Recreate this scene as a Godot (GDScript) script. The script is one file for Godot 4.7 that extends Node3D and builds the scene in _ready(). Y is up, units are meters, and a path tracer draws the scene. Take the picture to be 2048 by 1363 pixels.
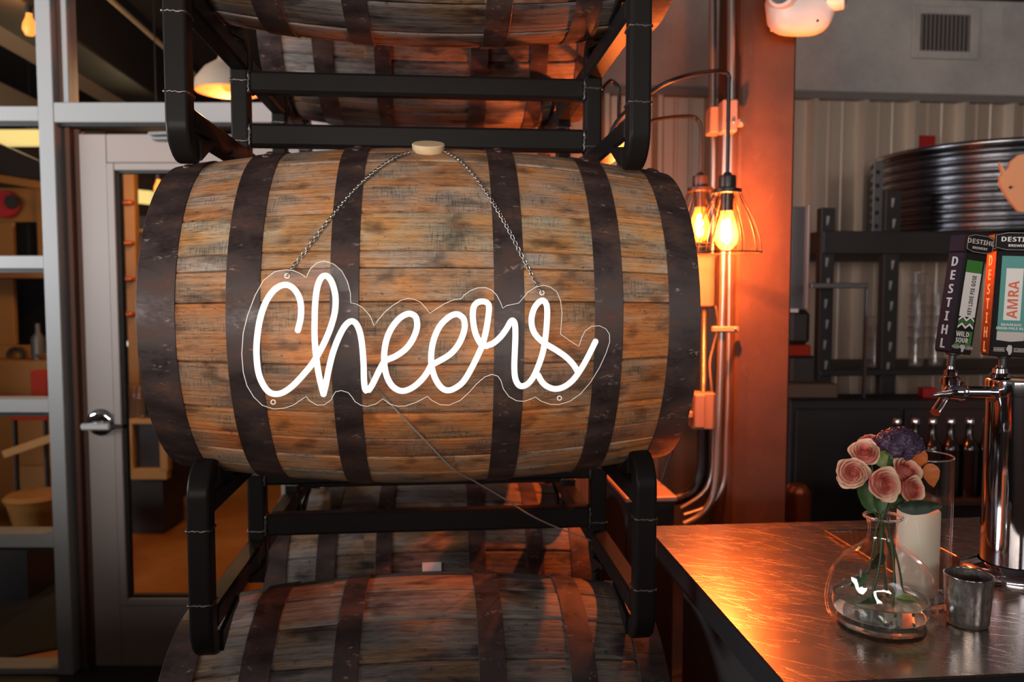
extends Node3D

# ---------- camera numbers, shared by the helpers that turn a place in the picture into a place in the room ----------
const FOCAL := 1608.0
const YAW := 5.2
const PITCH := 3.507
const EYE := Vector3(0.02, 1.492, 1.576)
const BY := 1.445          # height of the middle barrel's axis
const STEP := 0.855        # height from barrel to barrel
const BACK := -0.86        # z of the rear row of barrels
const BAR := 0.97          # height of the bar top
const R0 := 0.322
const R1 := 0.279
const BL := 0.91
const PART := 3.07         # distance of the glazed partition

var fwd: Vector3
var rgt: Vector3
var upv: Vector3
var fh: Vector3            # level forward
var M := {}
var used := {}
var rng := RandomNumberGenerator.new()


class Geo:
	var v := PackedVector3Array()
	var n := PackedVector3Array()
	var t := PackedVector2Array()
	var c := PackedColorArray()
	var i := PackedInt32Array()
	var tint := Color.WHITE
	var xf := Transform3D()

	func vert(p: Vector3, nn: Vector3, uv := Vector2.ZERO) -> int:
		v.append(xf * p)
		n.append((xf.basis * nn).normalized())
		t.append(uv)
		c.append(tint)
		return v.size() - 1

	func face(a: int, b: int, d: int) -> void:
		var g := (v[b] - v[a]).cross(v[d] - v[a])
		if g.length_squared() < 1e-18:
			return
		if g.dot(n[a] + n[b] + n[d]) > 0:
			i.append_array([a, d, b])
		else:
			i.append_array([a, b, d])

	func poly(pts: Array, away := Vector3.ZERO, uvs := []) -> void:  # flat, convex
		var nn := Vector3.ZERO
		for k in pts.size():
			var p: Vector3 = pts[k]
			var q: Vector3 = pts[(k + 1) % pts.size()]
			nn += p.cross(q)
		nn = nn.normalized()
		if away != Vector3.ZERO and nn.dot(away) < 0:
			nn = -nn
		var first := v.size()
		for k in pts.size():
			vert(pts[k], nn, uvs[k] if uvs.size() else Vector2(pts[k].x, pts[k].y))
		for k in range(1, pts.size() - 1):
			face(first, first + k, first + k + 1)

	func box(lo: Vector3, hi: Vector3, ch := 0.002) -> void:
		var s := hi - lo
		ch = minf(ch, minf(s.x, minf(s.y, s.z)) * 0.45)
		var m := (lo + hi) / 2
		var h := s / 2
		for ax in 3:
			var a1 := (ax + 1) % 3
			var a2 := (ax + 2) % 3
			for sg: float in [-1.0, 1.0]:
				var q := []
				for k: Vector2 in [Vector2(-1, -1), Vector2(1, -1), Vector2(1, 1), Vector2(-1, 1)]:
					var p := Vector3.ZERO
					p[ax] = sg * h[ax]
					p[a1] = k.x * (h[a1] - ch)
					p[a2] = k.y * (h[a2] - ch)
					q.append(m + p)
				var w := Vector3.ZERO
				w[ax] = sg
				poly(q, w, [Vector2(q[0][a1], q[0][a2]), Vector2(q[1][a1], q[1][a2]), Vector2(q[2][a1], q[2][a2]), Vector2(q[3][a1], q[3][a2])])
			for s1: float in [-1.0, 1.0]:
				for s2: float in [-1.0, 1.0]:
					var q := []
					for e: Array in [[-1.0, 0], [1.0, 0], [1.0, 1], [-1.0, 1]]:
						var p := Vector3.ZERO
						p[ax] = e[0] * (h[ax] - ch)
						p[a1] = s1 * (h[a1] - (ch if e[1] == 1 else 0.0))
						p[a2] = s2 * (h[a2] - (0.0 if e[1] == 1 else ch))
						q.append(m + p)
					var w := Vector3.ZERO
					w[a1] = s1
					w[a2] = s2
					poly(q, w)
		for a: float in [-1.0, 1.0]:
			for b: float in [-1.0, 1.0]:
				for d: float in [-1.0, 1.0]:
					poly([m + Vector3(a * h.x, b * (h.y - ch), d * (h.z - ch)), m + Vector3(a * (h.x - ch), b * h.y, d * (h.z - ch)), m + Vector3(a * (h.x - ch), b * (h.y - ch), d * h.z)], Vector3(a, b, d))

	func grid(rows: Array, sgn := 1.0, cu := false, cv := false, us := Vector2(1, 1), uo := Vector2.ZERO) -> void:  # rows of points, smooth
		var nr := rows.size()
		var nc: int = rows[0].size()
		var first := v.size()
		for r in nr:
			for k in nc:
				var p: Vector3 = rows[r][k]
				var ra: Vector3 = rows[(r + 1) % nr if cv else mini(r + 1, nr - 1)][k]
				var rb: Vector3 = rows[(r + nr - 1) % nr if cv else maxi(r - 1, 0)][k]
				var ka: Vector3 = rows[r][(k + 1) % nc if cu else mini(k + 1, nc - 1)]
				var kb: Vector3 = rows[r][(k + nc - 1) % nc if cu else maxi(k - 1, 0)]
				var nn := (ka - kb).cross(ra - rb) * sgn
				if nn.length_squared() < 1e-20:
					nn = Vector3.UP
				vert(p, nn.normalized(), Vector2(float(k) / (nc - 1), float(r) / maxf(nr - 1, 1)) * us + uo)
		for r in (nr if cv else nr - 1):
			for k in (nc if cu else nc - 1):
				var a := first + r * nc + k
				var b := first + r * nc + (k + 1) % nc
				var d := first + ((r + 1) % nr) * nc + k
				var e := first + ((r + 1) % nr) * nc + (k + 1) % nc
				face(a, b, e)
				face(a, e, d)

	func lathe(prof: Array, seg := 32, crease := 0.7, from := 0.0, to := TAU) -> void:  # prof of Vector2(radius, height), turned about y
		var run: Array[Vector2] = []
		for k in prof.size():
			run.append(prof[k])
			var sharp := false
			if k > 0 and k < prof.size() - 1:
				sharp = absf((prof[k] - prof[k - 1]).angle_to(prof[k + 1] - prof[k])) > crease
			if sharp or k == prof.size() - 1:
				_turn(run, seg, from, to)
				run = [prof[k]]

	func _turn(run: Array[Vector2], seg: int, from: float, to: float) -> void:
		if run.size() < 2:
			return
		var full := to - from > TAU - 0.001
		var cnt := seg if full else seg + 1
		var first := v.size()
		for k in run.size():
			var d := (run[mini(k + 1, run.size() - 1)] - run[maxi(k - 1, 0)]).normalized()
			var nn := Vector2(d.y, -d.x)
			for s in cnt:
				var a := from + (to - from) * s / seg
				vert(Vector3(run[k].x * cos(a), run[k].y, run[k].x * sin(a)), Vector3(nn.x * cos(a), nn.y, nn.x * sin(a)), Vector2(float(s) / seg, float(k) / run.size()))
		for k in run.size() - 1:
			for s in seg:
				var a := first + k * cnt + s
				var b := first + k * cnt + (s + 1) % cnt
				face(a, b, b + cnt)
				face(a, b + cnt, a + cnt)

	# prof: [points (Vector2), normals (Vector2)] closed; side: the fixed direction of the profile's x, or zero
	func sweep(path: Array, prof: Array, side := Vector3.ZERO, closed := false, caps := true, sizes := []) -> void:
		var pp: PackedVector2Array = prof[0]
		var pn: PackedVector2Array = prof[1]
		var first := v.size()
		var cnt := path.size()
		var np := pp.size()
		var x := Vector3.ZERO
		for k in cnt:
			var a: Vector3 = path[(k + cnt - 1) % cnt if closed else maxi(k - 1, 0)]
			var b: Vector3 = path[(k + 1) % cnt if closed else mini(k + 1, cnt - 1)]
			var tg := (b - a).normalized()
			if side != Vector3.ZERO:
				x = (side - tg * side.dot(tg)).normalized()
			else:
				if x == Vector3.ZERO:
					x = tg.cross(Vector3.UP if absf(tg.y) < 0.9 else Vector3.RIGHT)
				x = (x - tg * x.dot(tg)).normalized()
			var y := tg.cross(x)
			var s: float = sizes[k] if sizes.size() else 1.0
			for j in np:
				vert(path[k] + x * pp[j].x * s + y * pp[j].y * s, x * pn[j].x + y * pn[j].y, Vector2(float(j) / np, float(k) / cnt))
		for k in (cnt if closed else cnt - 1):
			for j in np:
				var a := first + k * np + j
				var b := first + k * np + (j + 1) % np
				var d := first + ((k + 1) % cnt) * np + j
				var e := first + ((k + 1) % cnt) * np + (j + 1) % np
				face(a, b, e)
				face(a, e, d)
		if caps and not closed:
			for end: int in [0, cnt - 1]:
				var tg2: Vector3 = (path[0] - path[1]) if end == 0 else (path[cnt - 1] - path[cnt - 2])
				var f2 := v.size()
				for j in np:
					v.append(v[first + end * np + j])
					n.append((xf.basis * tg2).normalized())
					t.append(Vector2.ZERO)
					c.append(tint)
				for j in range(1, np - 1):
					face(f2, f2 + j, f2 + j + 1)

	func ball(at: Vector3, r: Vector3, seg := 16) -> void:
		var rows := []
		for a in seg / 2 + 1:
			var row := PackedVector3Array()
			var el := -PI / 2 + PI * a / (seg / 2)
			for b in seg:
				var az := TAU * b / seg
				row.append(at + Vector3(cos(el) * cos(az), sin(el), cos(el) * sin(az)) * r)
			rows.append(row)
		var first := v.size()
		for row: PackedVector3Array in rows:
			for p in row:
				vert(p, (p - at) / r / r, Vector2(p.x, p.y))
		for a in rows.size() - 1:
			for b in seg:
				var q := first + a * seg + b
				var w := first + a * seg + (b + 1) % seg
				face(q, w, w + seg)
				face(q, w + seg, q + seg)

	# an outline in x and y, between two heights of z; the rim can go to another Geo
	func slab(outline: PackedVector2Array, z0: float, z1: float, rim: Geo = null) -> void:
		var ids := Geometry2D.triangulate_polygon(outline)
		for z: float in [z0, z1]:
			var first := v.size()
			var nn := Vector3(0, 0, 1 if z == maxf(z0, z1) else -1)
			for p in outline:
				vert(Vector3(p.x, p.y, z), nn, p)
			for k in range(0, ids.size(), 3):
				face(first + ids[k], first + ids[k + 1], first + ids[k + 2])
		var g: Geo = rim if rim else self
		var ccw := not Geometry2D.is_polygon_clockwise(outline)
		for k in outline.size():
			var a := outline[k]
			var b := outline[(k + 1) % outline.size()]
			var d := (b - a).normalized()
			var o := Vector3(d.y, -d.x, 0) * (1.0 if ccw else -1.0)
			g.poly([Vector3(a.x, a.y, z0), Vector3(b.x, b.y, z0), Vector3(b.x, b.y, z1), Vector3(a.x, a.y, z1)], o)

	func mesh() -> ArrayMesh:
		var a := []
		a.resize(Mesh.ARRAY_MAX)
		a[Mesh.ARRAY_VERTEX] = v
		a[Mesh.ARRAY_NORMAL] = n
		a[Mesh.ARRAY_TEX_UV] = t
		a[Mesh.ARRAY_COLOR] = c
		a[Mesh.ARRAY_INDEX] = i
		var m := ArrayMesh.new()
		m.add_surface_from_arrays(Mesh.PRIMITIVE_TRIANGLES, a)
		return m


# ---------- places ----------
func ray(x: float, y: float) -> Vector3:
	return fwd + rgt * (x - 1024.0) / FOCAL - upv * (y - 681.5) / FOCAL

func at_z(x: float, y: float, z: float) -> Vector3:
	var d := ray(x, y)
	return EYE + d * (z - EYE.z) / d.z

func at_y(x: float, y: float, h: float) -> Vector3:
	var d := ray(x, y)
	return EYE + d * (h - EYE.y) / d.y

func at_d(x: float, y: float, far: float) -> Vector3:   # far: level distance in front of the eye
	var d := ray(x, y)
	return EYE + d * far / d.dot(fh)

func to_px(p: Vector3) -> Vector2:
	var d := p - EYE
	var z := d.dot(fwd)
	return Vector2(1024 + FOCAL * d.dot(rgt) / z, 681.5 - FOCAL * d.dot(upv) / z)

func bulge(x: float) -> float:
	return R0 - (R0 - R1) * pow(2 * x / BL, 2)

func on_barrel(x: float, y: float, lift := 0.0) -> Vector3:  # where the sight line meets the middle barrel
	var d := ray(x, y)
	var s := 0.9
	while s < 1.7:
		var p := EYE + d * s
		var r := Vector2(p.y - BY, p.z).length()
		if r < bulge(p.x) + lift:
			return p
		s += 0.001
	return EYE + d * 1.52

func facing() -> Basis:   # x to the right, z to the viewer, level
	return Basis(Vector3(cos(deg_to_rad(YAW)), 0, sin(deg_to_rad(YAW))), Vector3.UP, -fh)


# ---------- nodes ----------
func numbered(called: String) -> String:
	if not used.has(called):
		used[called] = 0
		return called
	used[called] += 1
	return "%s_%03d" % [called, used[called]]

func tag(o: Node3D, label: String, category := "", group := "", kind := "") -> Node3D:
	o.set_meta("label", label)
	if category:
		o.set_meta("category", category)
	if group:
		o.set_meta("group", group)
	if kind:
		o.set_meta("kind", kind)
	return o

func thing(called: String, label: String, category: String, at := Vector3.ZERO, group := "") -> Node3D:
	var o := Node3D.new()
	o.name = numbered(called)
	add_child(o, true)
	o.position = at
	tag(o, label, category, group)
	return o

func part(called: String, m: Mesh, material: Material, parent: Node3D, at := Vector3.ZERO) -> MeshInstance3D:
	var o := MeshInstance3D.new()
	o.name = called if parent != self else numbered(called)
	o.mesh = m
	o.material_override = material
	o.position = at
	parent.add_child(o, true)
	return o

func single(called: String, g: Geo, material: Material, label: String, category: String, group := "") -> MeshInstance3D:
	var o := part(called, g.mesh(), material, self)
	tag(o, label, category, group)
	return o

func struct(called: String, g: Geo, material: Material, label := "") -> MeshInstance3D:
	var o := part(called, g.mesh(), material, self)
	o.set_meta("kind", "structure")
	if label:
		o.set_meta("label", label)
	return o

func box_geo(lo: Vector3, hi: Vector3, ch := 0.002) -> Geo:
	var g := Geo.new()
	g.box(lo, hi, ch)
	return g

func round_prof(r: float, sides := 10, flat := 1.0) -> Array:
	var a := PackedVector2Array()
	var b := PackedVector2Array()
	for k in sides:
		var q := Vector2.from_angle(TAU * k / sides)
		a.append(Vector2(q.x * r, q.y * r * flat))
		b.append(Vector2(q.x, q.y / flat).normalized())
	return [a, b]

func square_prof(w: float, h: float, r: float) -> Array:
	var a := PackedVector2Array()
	var b := PackedVector2Array()
	for q in 4:
		var s := Vector2([1, -1, -1, 1][q], [1, 1, -1, -1][q])
		for k in 3:
			var d := Vector2.from_angle(PI / 2 * q + PI / 4 * k)
			a.append(Vector2(s.x * (w / 2 - r), s.y * (h / 2 - r)) + d * r)
			b.append(d)
	return [a, b]

func smooth(pts: Array, per := 6) -> Array:   # Catmull-Rom
	var out := []
	for k in pts.size() - 1:
		var p0 = pts[maxi(k - 1, 0)]
		var p1 = pts[k]
		var p2 = pts[k + 1]
		var p3 = pts[mini(k + 2, pts.size() - 1)]
		for s in per:
			var t := float(s) / per
			out.append(0.5 * (2 * p1 + (p2 - p0) * t + (2 * p0 - 5 * p1 + 4 * p2 - p3) * t * t + (3 * p1 - p0 - 3 * p2 + p3) * t * t * t))
	out.append(pts[-1])
	return out

func tube(path: Array, r: float, sides := 8) -> Geo:
	var g := Geo.new()
	g.sweep(path, round_prof(r, sides))
	return g


# ---------- materials ----------
func rgb(r: int, g: int, b: int, a := 1.0) -> Color:
	return Color(r / 255.0, g / 255.0, b / 255.0, a)

func mat(called: String, col: Color, rough := 0.6, metal := 0.0, spec := 0.5) -> StandardMaterial3D:
	var m := StandardMaterial3D.new()
	m.resource_name = called
	m.albedo_color = col
	m.roughness = rough
	m.metallic = metal
	m.metallic_specular = spec
	M[called] = m
	return m

func glow(called: String, col: Color, energy: float) -> StandardMaterial3D:
	var m := mat(called, col.darkened(0.3), 0.5)
	m.emission_enabled = true
	m.emission = col
	m.emission_energy_multiplier = energy
	return m

func pane(called: String, alpha: float, tint := Color.WHITE, rough := 0.02) -> StandardMaterial3D:
	var m := mat(called, Color(tint, alpha), rough)
	m.transparency = BaseMaterial3D.TRANSPARENCY_ALPHA
	return m

func noise_bytes(w: int, h: int, freq: float, sd: int, sw: int, sh: int, octaves := 4, kind := FastNoiseLite.TYPE_SIMPLEX_SMOOTH) -> PackedByteArray:
	var n := FastNoiseLite.new()
	n.noise_type = kind
	n.seed = sd
	n.frequency = freq
	n.fractal_octaves = octaves
	var im := n.get_image(sw, sh)
	im.convert(Image.FORMAT_L8)
	if sw != w or sh != h:
		im.resize(w, h, Image.INTERPOLATE_CUBIC)
	return im.get_data()

func ramp(stops: Array, t: float) -> Color:
	t = clampf(t, 0, 1) * (stops.size() - 1)
	var k := mini(int(t), stops.size() - 2)
	return (stops[k] as Color).lerp(stops[k + 1], t - k)

# aged oak: grain runs along u; returns [colour, relief]
func wood_images(w: int, h: int, sd: int, stops: Array, stain: float, saw: float) -> Array:
	var fine := noise_bytes(w, h, 0.30, sd, w / 12, h, 3)
	var streak := noise_bytes(w, h, 0.07, sd + 1, w / 32, h, 4)
	var broad := noise_bytes(w, h, 0.02, sd + 2, w / 8, h / 4, 4)
	var dirt := noise_bytes(w, h, 0.035, sd + 3, w / 8, h / 4, 5)
	var cross := noise_bytes(w, h, 0.3, sd + 4, w / 2, h / 24, 2)
	var patch := noise_bytes(w, h, 0.022, sd + 5, w / 8, h / 4, 4)
	var spot := noise_bytes(w, h, 0.16, sd + 6, w / 4, h / 4, 2)
	var lut := []
	for k in 256:
		lut.append(ramp(stops, k / 255.0))
	var out := PackedByteArray()
	out.resize(w * h * 3)
	var rel := PackedByteArray()
	rel.resize(w * h)
	for k in w * h:
		var f := fine[k] / 255.0
		var s := streak[k] / 255.0
		var sawn := clampf((patch[k] / 255.0 - 0.56) * 6.0, 0, 1) * saw
		var cr := cross[k] / 255.0
		var tone := 0.13 + 0.30 * f + 0.30 * s + 0.30 * (broad[k] / 255.0) - 0.06
		tone -= sawn * maxf(0.0, 0.52 - cr) * 1.5
		var d := clampf((dirt[k] / 255.0 - 0.60) * 2.2, 0, 1) * stain
		var crack := clampf((0.30 - f) * 4.0, 0, 1) * clampf((0.5 - s) * 3.0, 0, 1)
		var pt := clampf((spot[k] / 255.0 - 0.80) * 8.0, 0, 1)
		var q: Color = lut[clampi(int(tone * 255), 0, 255)]
		var hue := clampf((patch[k] / 255.0 - 0.5) * 2.2, -0.6, 0.8)
		var lum := (q.r + q.g + q.b) / 3.0
		if hue > 0.0:
			q = q.lerp(Color(lum * 1.03, lum, lum * 0.96), hue)
		else:
			q = Color(q.r * (1.0 - hue * 0.10), q.g * (1.0 + hue * 0.10), q.b * (1.0 + hue * 0.40))
		var dark := (1.0 - 0.7 * d) * (1.0 - 0.5 * crack) * (1.0 - 0.3 * pt)
		out[k * 3] = clampi(int(q.r * 255 * dark), 0, 255)
		out[k * 3 + 1] = clampi(int(q.g * 255 * dark), 0, 255)
		out[k * 3 + 2] = clampi(int(q.b * 255 * (dark + 0.04 * d)), 0, 255)
		rel[k] = clampi(int(255 * (0.35 + 0.3 * f + 0.2 * s - 0.35 * crack + sawn * (cr - 0.5) * 0.6)), 0, 255)
	return [Image.create_from_data(w, h, false, Image.FORMAT_RGB8, out), Image.create_from_data(w, h, false, Image.FORMAT_L8, rel)]

# blotched surfaces: colour by noise over a ramp, with scuffs
func blotch_images(w: int, h: int, sd: int, stops: Array, freq: float, scuff: float, scuff_col: Color) -> Array:
	var a := noise_bytes(w, h, freq, sd, w, h, 5)
	var b := noise_bytes(w, h, freq * 9, sd + 1, w, h, 3)
	var e := noise_bytes(w, h, freq * 2.2, sd + 2, w, h, 5)
	var out := PackedByteArray()
	out.resize(w * h * 3)
	var rg := PackedByteArray()
	rg.resize(w * h)
	for k in w * h:
		var q := ramp(stops, a[k] / 255.0 * 0.75 + b[k] / 255.0 * 0.25)
		var s := clampf((e[k] / 255.0 - 0.74) * 7.0, 0, 1) * clampf((b[k] / 255.0 - 0.42) * 4.0, 0, 1) * scuff
		q = q.lerp(scuff_col, s)
		out[k * 3] = clampi(int(q.r * 255), 0, 255)
		out[k * 3 + 1] = clampi(int(q.g * 255), 0, 255)
		out[k * 3 + 2] = clampi(int(q.b * 255), 0, 255)
		rg[k] = clampi(int(255 * (0.30 + 0.5 * a[k] / 255.0 + 0.25 * b[k] / 255.0)), 0, 255)
	return [Image.create_from_data(w, h, false, Image.FORMAT_RGB8, out), Image.create_from_data(w, h, false, Image.FORMAT_L8, rg)]

func tex(im: Image) -> ImageTexture:
	return ImageTexture.create_from_image(im)

# brushed and scratched sheet steel: [relief, gloss]
func scratch_images(s: int, sd: int) -> Array:
	var r := RandomNumberGenerator.new()
	r.seed = sd
	var b := noise_bytes(s, s, 0.01, sd + 1, s, s, 4)
	var f := PackedFloat32Array()
	f.resize(s * s)
	for k in s * s:
		f[k] = 0.5
	for k in 1300:
		var p := Vector2(r.randf() * s, r.randf() * s)
		var d := Vector2.from_angle(r.randfn(0.95, 0.35))
		var ln := int(r.randf_range(10, 120))
		var dep := r.randf_range(0.1, 0.45)
		for q in ln:
			p += d
			d = d.rotated(0.002)
			var row := posmod(int(p.y), s) * s
			f[row + posmod(int(p.x), s)] -= dep
			f[row + posmod(int(p.x) + 1, s)] -= dep * 0.7
			f[row + posmod(int(p.x) + 2, s)] -= dep * 0.3
	var rel := PackedByteArray()
	rel.resize(s * s)
	var rg := PackedByteArray()
	rg.resize(s * s)
	for k in s * s:
		rel[k] = clampi(int(f[k] * 255), 0, 255)
		rg[k] = clampi(int(255 * (0.66 + 0.10 * (b[k] / 255.0 - 0.5) + maxf(0, 0.42 - f[k]))), 0, 255)
	return [Image.create_from_data(s, s, false, Image.FORMAT_L8, rel), Image.create_from_data(s, s, false, Image.FORMAT_L8, rg)]

func make_materials() -> void:
	var oak := wood_images(2048, 1024, 11, [rgb(60, 46, 39), rgb(118, 93, 75), rgb(170, 136, 110), rgb(202, 171, 143), rgb(222, 198, 173)], 0.7, 0.35)
	var m := mat("aged oak", Color.WHITE, 0.72, 0.0, 0.35)
	m.albedo_texture = tex(oak[0])
	m.vertex_color_use_as_albedo = true
	m.heightmap_enabled = true
	m.heightmap_texture = tex(oak[1])
	m.heightmap_scale = 0.22
	var grey := wood_images(1024, 512, 47, [rgb(38, 34, 34), rgb(78, 70, 67), rgb(120, 109, 103), rgb(156, 144, 137), rgb(184, 172, 163)], 1.25, 0.0)
	m = mat("grey oak", Color.WHITE, 0.72, 0.0, 0.35)
	m.albedo_texture = tex(grey[0])
	m.vertex_color_use_as_albedo = true
	m.heightmap_enabled = true
	m.heightmap_texture = tex(grey[1])
	m.heightmap_scale = 0.2
	var rust := blotch_images(1024, 512, 5, [rgb(42, 34, 33), rgb(58, 46, 44), rgb(66, 53, 51), rgb(82, 60, 53), rgb(124, 74, 50)], 0.008, 0.7, rgb(168, 150, 138))
	m = mat("rusty hoop iron", Color.WHITE, 0.5, 0.35, 0.5)
	m.albedo_texture = tex(rust[0])
	m.roughness_texture = tex(rust[1])
	m.roughness = 0.8
	m = mat("rusty rivet", rgb(74, 54, 50), 0.55, 0.4)
	m = mat("black rack paint", rgb(28, 25, 24), 0.34, 0.0, 0.17)
	mat("weld bead", rgb(84, 78, 76), 0.28, 0.7)
	glow("white neon", rgb(255, 251, 245), 0.86)
	m = pane("clear acrylic", 0.03, rgb(120, 120, 120))
	m.metallic_specular = 0.1
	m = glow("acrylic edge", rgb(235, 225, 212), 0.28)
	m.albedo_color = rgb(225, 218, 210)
	mat("chrome", rgb(206, 206, 212), 0.08, 1.0)
	mat("satin nickel", rgb(206, 204, 202), 0.38, 0.45)
	mat("nickel chain", rgb(200, 196, 190), 0.22, 1.0)
	mat("pale birch", rgb(214, 186, 148), 0.6)
	mat("clear cable", rgb(150, 138, 128), 0.35)
	mat("black cord", rgb(26, 22, 22), 0.45)
	mat("bakelite", rgb(40, 32, 32), 0.32)
	mat("dark cage wire", rgb(34, 26, 24), 0.4, 0.5)
	glow("hot filament", rgb(255, 220, 140), 16.0)
	m = glow("amber bulb", rgb(255, 170, 60), 0.5)
	m.albedo_color = Color(1, 0.75, 0.4, 0.10)
	m.transparency = BaseMaterial3D.TRANSPARENCY_ALPHA
	m.roughness = 0.03
	# the bar
	var sc := scratch_images(1024, 77)
	m = mat("scratched steel", rgb(176, 162, 152), 0.33, 1.0)
	m.roughness_texture = tex(sc[1])
	m.heightmap_enabled = true
	m.heightmap_texture = tex(sc[0])
	m.heightmap_scale = 0.018
	m.uv1_scale = Vector3(1.25, 1.25, 1.25)
	mat("dark steel", rgb(58, 57, 58), 0.42, 0.6)
	mat("bar cladding", rgb(48, 44, 43), 0.6)
	mat("pierced steel", rgb(60, 55, 52), 0.38, 0.8)
	mat("hole", rgb(12, 11, 11), 0.8)
	# the room
	var conc := blotch_images(512, 512, 21, [rgb(44, 39, 36), rgb(56, 50, 46), rgb(68, 61, 57)], 0.01, 0.2, rgb(120, 112, 104))
	m = mat("stained concrete", Color.WHITE, 0.42)
	m.albedo_texture = tex(conc[0])
	m.uv1_triplanar = true
	m.uv1_world_triplanar = true
	m.uv1_scale = Vector3(0.5, 0.5, 0.5)
	var flo := blotch_images(512, 512, 31, [rgb(150, 92, 40), rgb(172, 108, 48), rgb(188, 124, 60)], 0.008, 0.2, rgb(205, 150, 90))
	m = mat("honey floor", Color.WHITE, 0.42)
	m.albedo_texture = tex(flo[0])
	m.uv1_triplanar = true
	m.uv1_world_triplanar = true
	m.uv1_scale = Vector3(0.3, 0.3, 0.3)
	var pl := blotch_images(512, 512, 41, [rgb(150, 142, 138), rgb(166, 158, 153), rgb(178, 170, 164)], 0.008, 0.15, rgb(190, 182, 176))
	m = mat("grey plaster", Color.WHITE, 0.85)
	m.albedo_texture = tex(pl[0])
	m.uv1_triplanar = true
	m.uv1_world_triplanar = true
	m.uv1_scale = Vector3(0.6, 0.6, 0.6)
	mat("galvanised cladding", rgb(206, 188, 170), 0.5, 0.85)
	mat("trim metal", rgb(120, 112, 108), 0.5, 0.3)
	mat("dark ceiling", rgb(48, 42, 40), 0.9)
	mat("brown wall", rgb(128, 94, 70), 0.85)
	mat("dark wall", rgb(70, 62, 58), 0.85)
	mat("pale wall", rgb(120, 112, 106), 0.85)
	mat("aluminium frame", rgb(148, 148, 147), 0.6, 0.1)
	mat("door paint", rgb(146, 134, 127), 0.5)
	mat("brown rebate", rgb(92, 58, 44), 0.55)
	mat("black gasket", rgb(24, 22, 22), 0.6)
	m = pane("window glass", 0.05, rgb(20, 20, 20))
	m.metallic_specular = 0.1
	var col := blotch_images(512, 512, 61, [rgb(74, 54, 44), rgb(85, 62, 50), rgb(96, 70, 56)], 0.01, 0.25, rgb(116, 88, 70))
	m = mat("brown column", Color.WHITE, 0.5, 0.1)
	m.albedo_texture = tex(col[0])
	m.uv1_triplanar = true
	m.uv1_world_triplanar = true
	mat("conduit", rgb(176, 172, 170), 0.3, 0.85)
	mat("black hose", rgb(34, 30, 32), 0.35)
	mat("junction box", rgb(150, 128, 120), 0.5, 0.1)
	mat("white plastic", rgb(226, 220, 214), 0.4)
	mat("black metal", rgb(40, 36, 35), 0.55, 0.1)
	mat("grey slot", rgb(150, 140, 134), 0.5)
	m = mat("zinc tank", rgb(150, 150, 154), 0.24, 1.0)
	mat("tan board", rgb(196, 160, 122), 0.7)
	mat("alarm red", rgb(150, 22, 26), 0.45)
	m = pane("glassware", 0.12, rgb(150, 140, 134), 0.05)
	mat("brown tray", rgb(92, 72, 54), 0.5)
	mat("mid grey metal", rgb(96, 92, 92), 0.45, 0.4)
	mat("dark glass", rgb(20, 18, 18), 0.12)
	# table things
	m = pane("vase glass", 0.03, rgb(40, 42, 40), 0.015)
	m = mat("water", Color(0.95, 1.0, 0.97, 0.04), 0.02)
	m.refraction_enabled = true
	m.refraction_scale = 0.033
	m = mat("thick glass", Color(0.97, 1.0, 0.98, 0.03), 0.015)
	m.refraction_enabled = true
	m.refraction_scale = 0.05
	m = mat("ivory wax", rgb(222, 212, 190), 0.5)
	m.subsurf_scatter_enabled = true
	m.subsurf_scatter_strength = 0.15
	var merc := blotch_images(256, 256, 71, [rgb(120, 116, 112), rgb(172, 168, 164), rgb(206, 202, 198)], 0.03, 0.5, rgb(60, 56, 54))
	m = mat("mercury glass", Color.WHITE, 0.22, 0.85)
	m.albedo_texture = tex(merc[0])
	m.uv1_scale = Vector3(3, 2, 1)
	for a: Array in [["rose petal", rgb(255, 255, 255)], ["violet bloom", rgb(66, 48, 70)], ["amber petal", rgb(186, 104, 52)], ["leaf green", rgb(52, 82, 40)], ["dark leaf", rgb(34, 48, 32)], ["stem green", rgb(52, 76, 40)], ["sepal green", rgb(120, 136, 70)]]:
		m = mat(a[0], a[1], 0.55)
		m.backlight_enabled = true
		m.backlight = (a[1] as Color).darkened(0.55)
	M["rose petal"].vertex_color_use_as_albedo = true
	M["rose petal"].backlight = rgb(120, 60, 50)
	mat("navy handle", rgb(40, 42, 56), 0.6, 0.0, 0.15)
	mat("black handle", rgb(32, 30, 30), 0.6, 0.0, 0.15)
	mat("orange handle", rgb(150, 48, 30), 0.6, 0.0, 0.15)
	m = mat("graded handle", Color.WHITE, 0.6, 0.0, 0.15)
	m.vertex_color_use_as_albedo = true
	mat("dark red handle", rgb(96, 22, 20), 0.45)
	mat("pale blue print", rgb(176, 208, 214), 0.5)
	mat("grey print", rgb(176, 166, 162), 0.5)
	mat("white print", rgb(206, 200, 196), 0.5)
	mat("green print", rgb(48, 108, 38), 0.5)
	mat("teal print", rgb(62, 130, 122), 0.5)
	mat("orange print", rgb(196, 84, 36), 0.5)
	mat("black print", rgb(32, 30, 30), 0.5)
	# the other room
	mat("ochre board", rgb(144, 95, 38), 0.6)
	mat("pine trim", rgb(178, 128, 70), 0.5)
	mat("dark cabinet", rgb(44, 36, 34), 0.5)
	mat("cream beam", rgb(182, 164, 146), 0.7)
	mat("copper shade", rgb(190, 96, 60), 0.35, 0.7)
	glow("yellow tube", rgb(255, 226, 140), 0.95)
	glow("white tube", rgb(250, 246, 240), 1.0)
	glow("amber lamp", rgb(255, 150, 60), 1.6)
	glow("window daylight", rgb(236, 244, 255), 1.5)
	mat("red round", rgb(170, 30, 34), 0.5)


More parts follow.
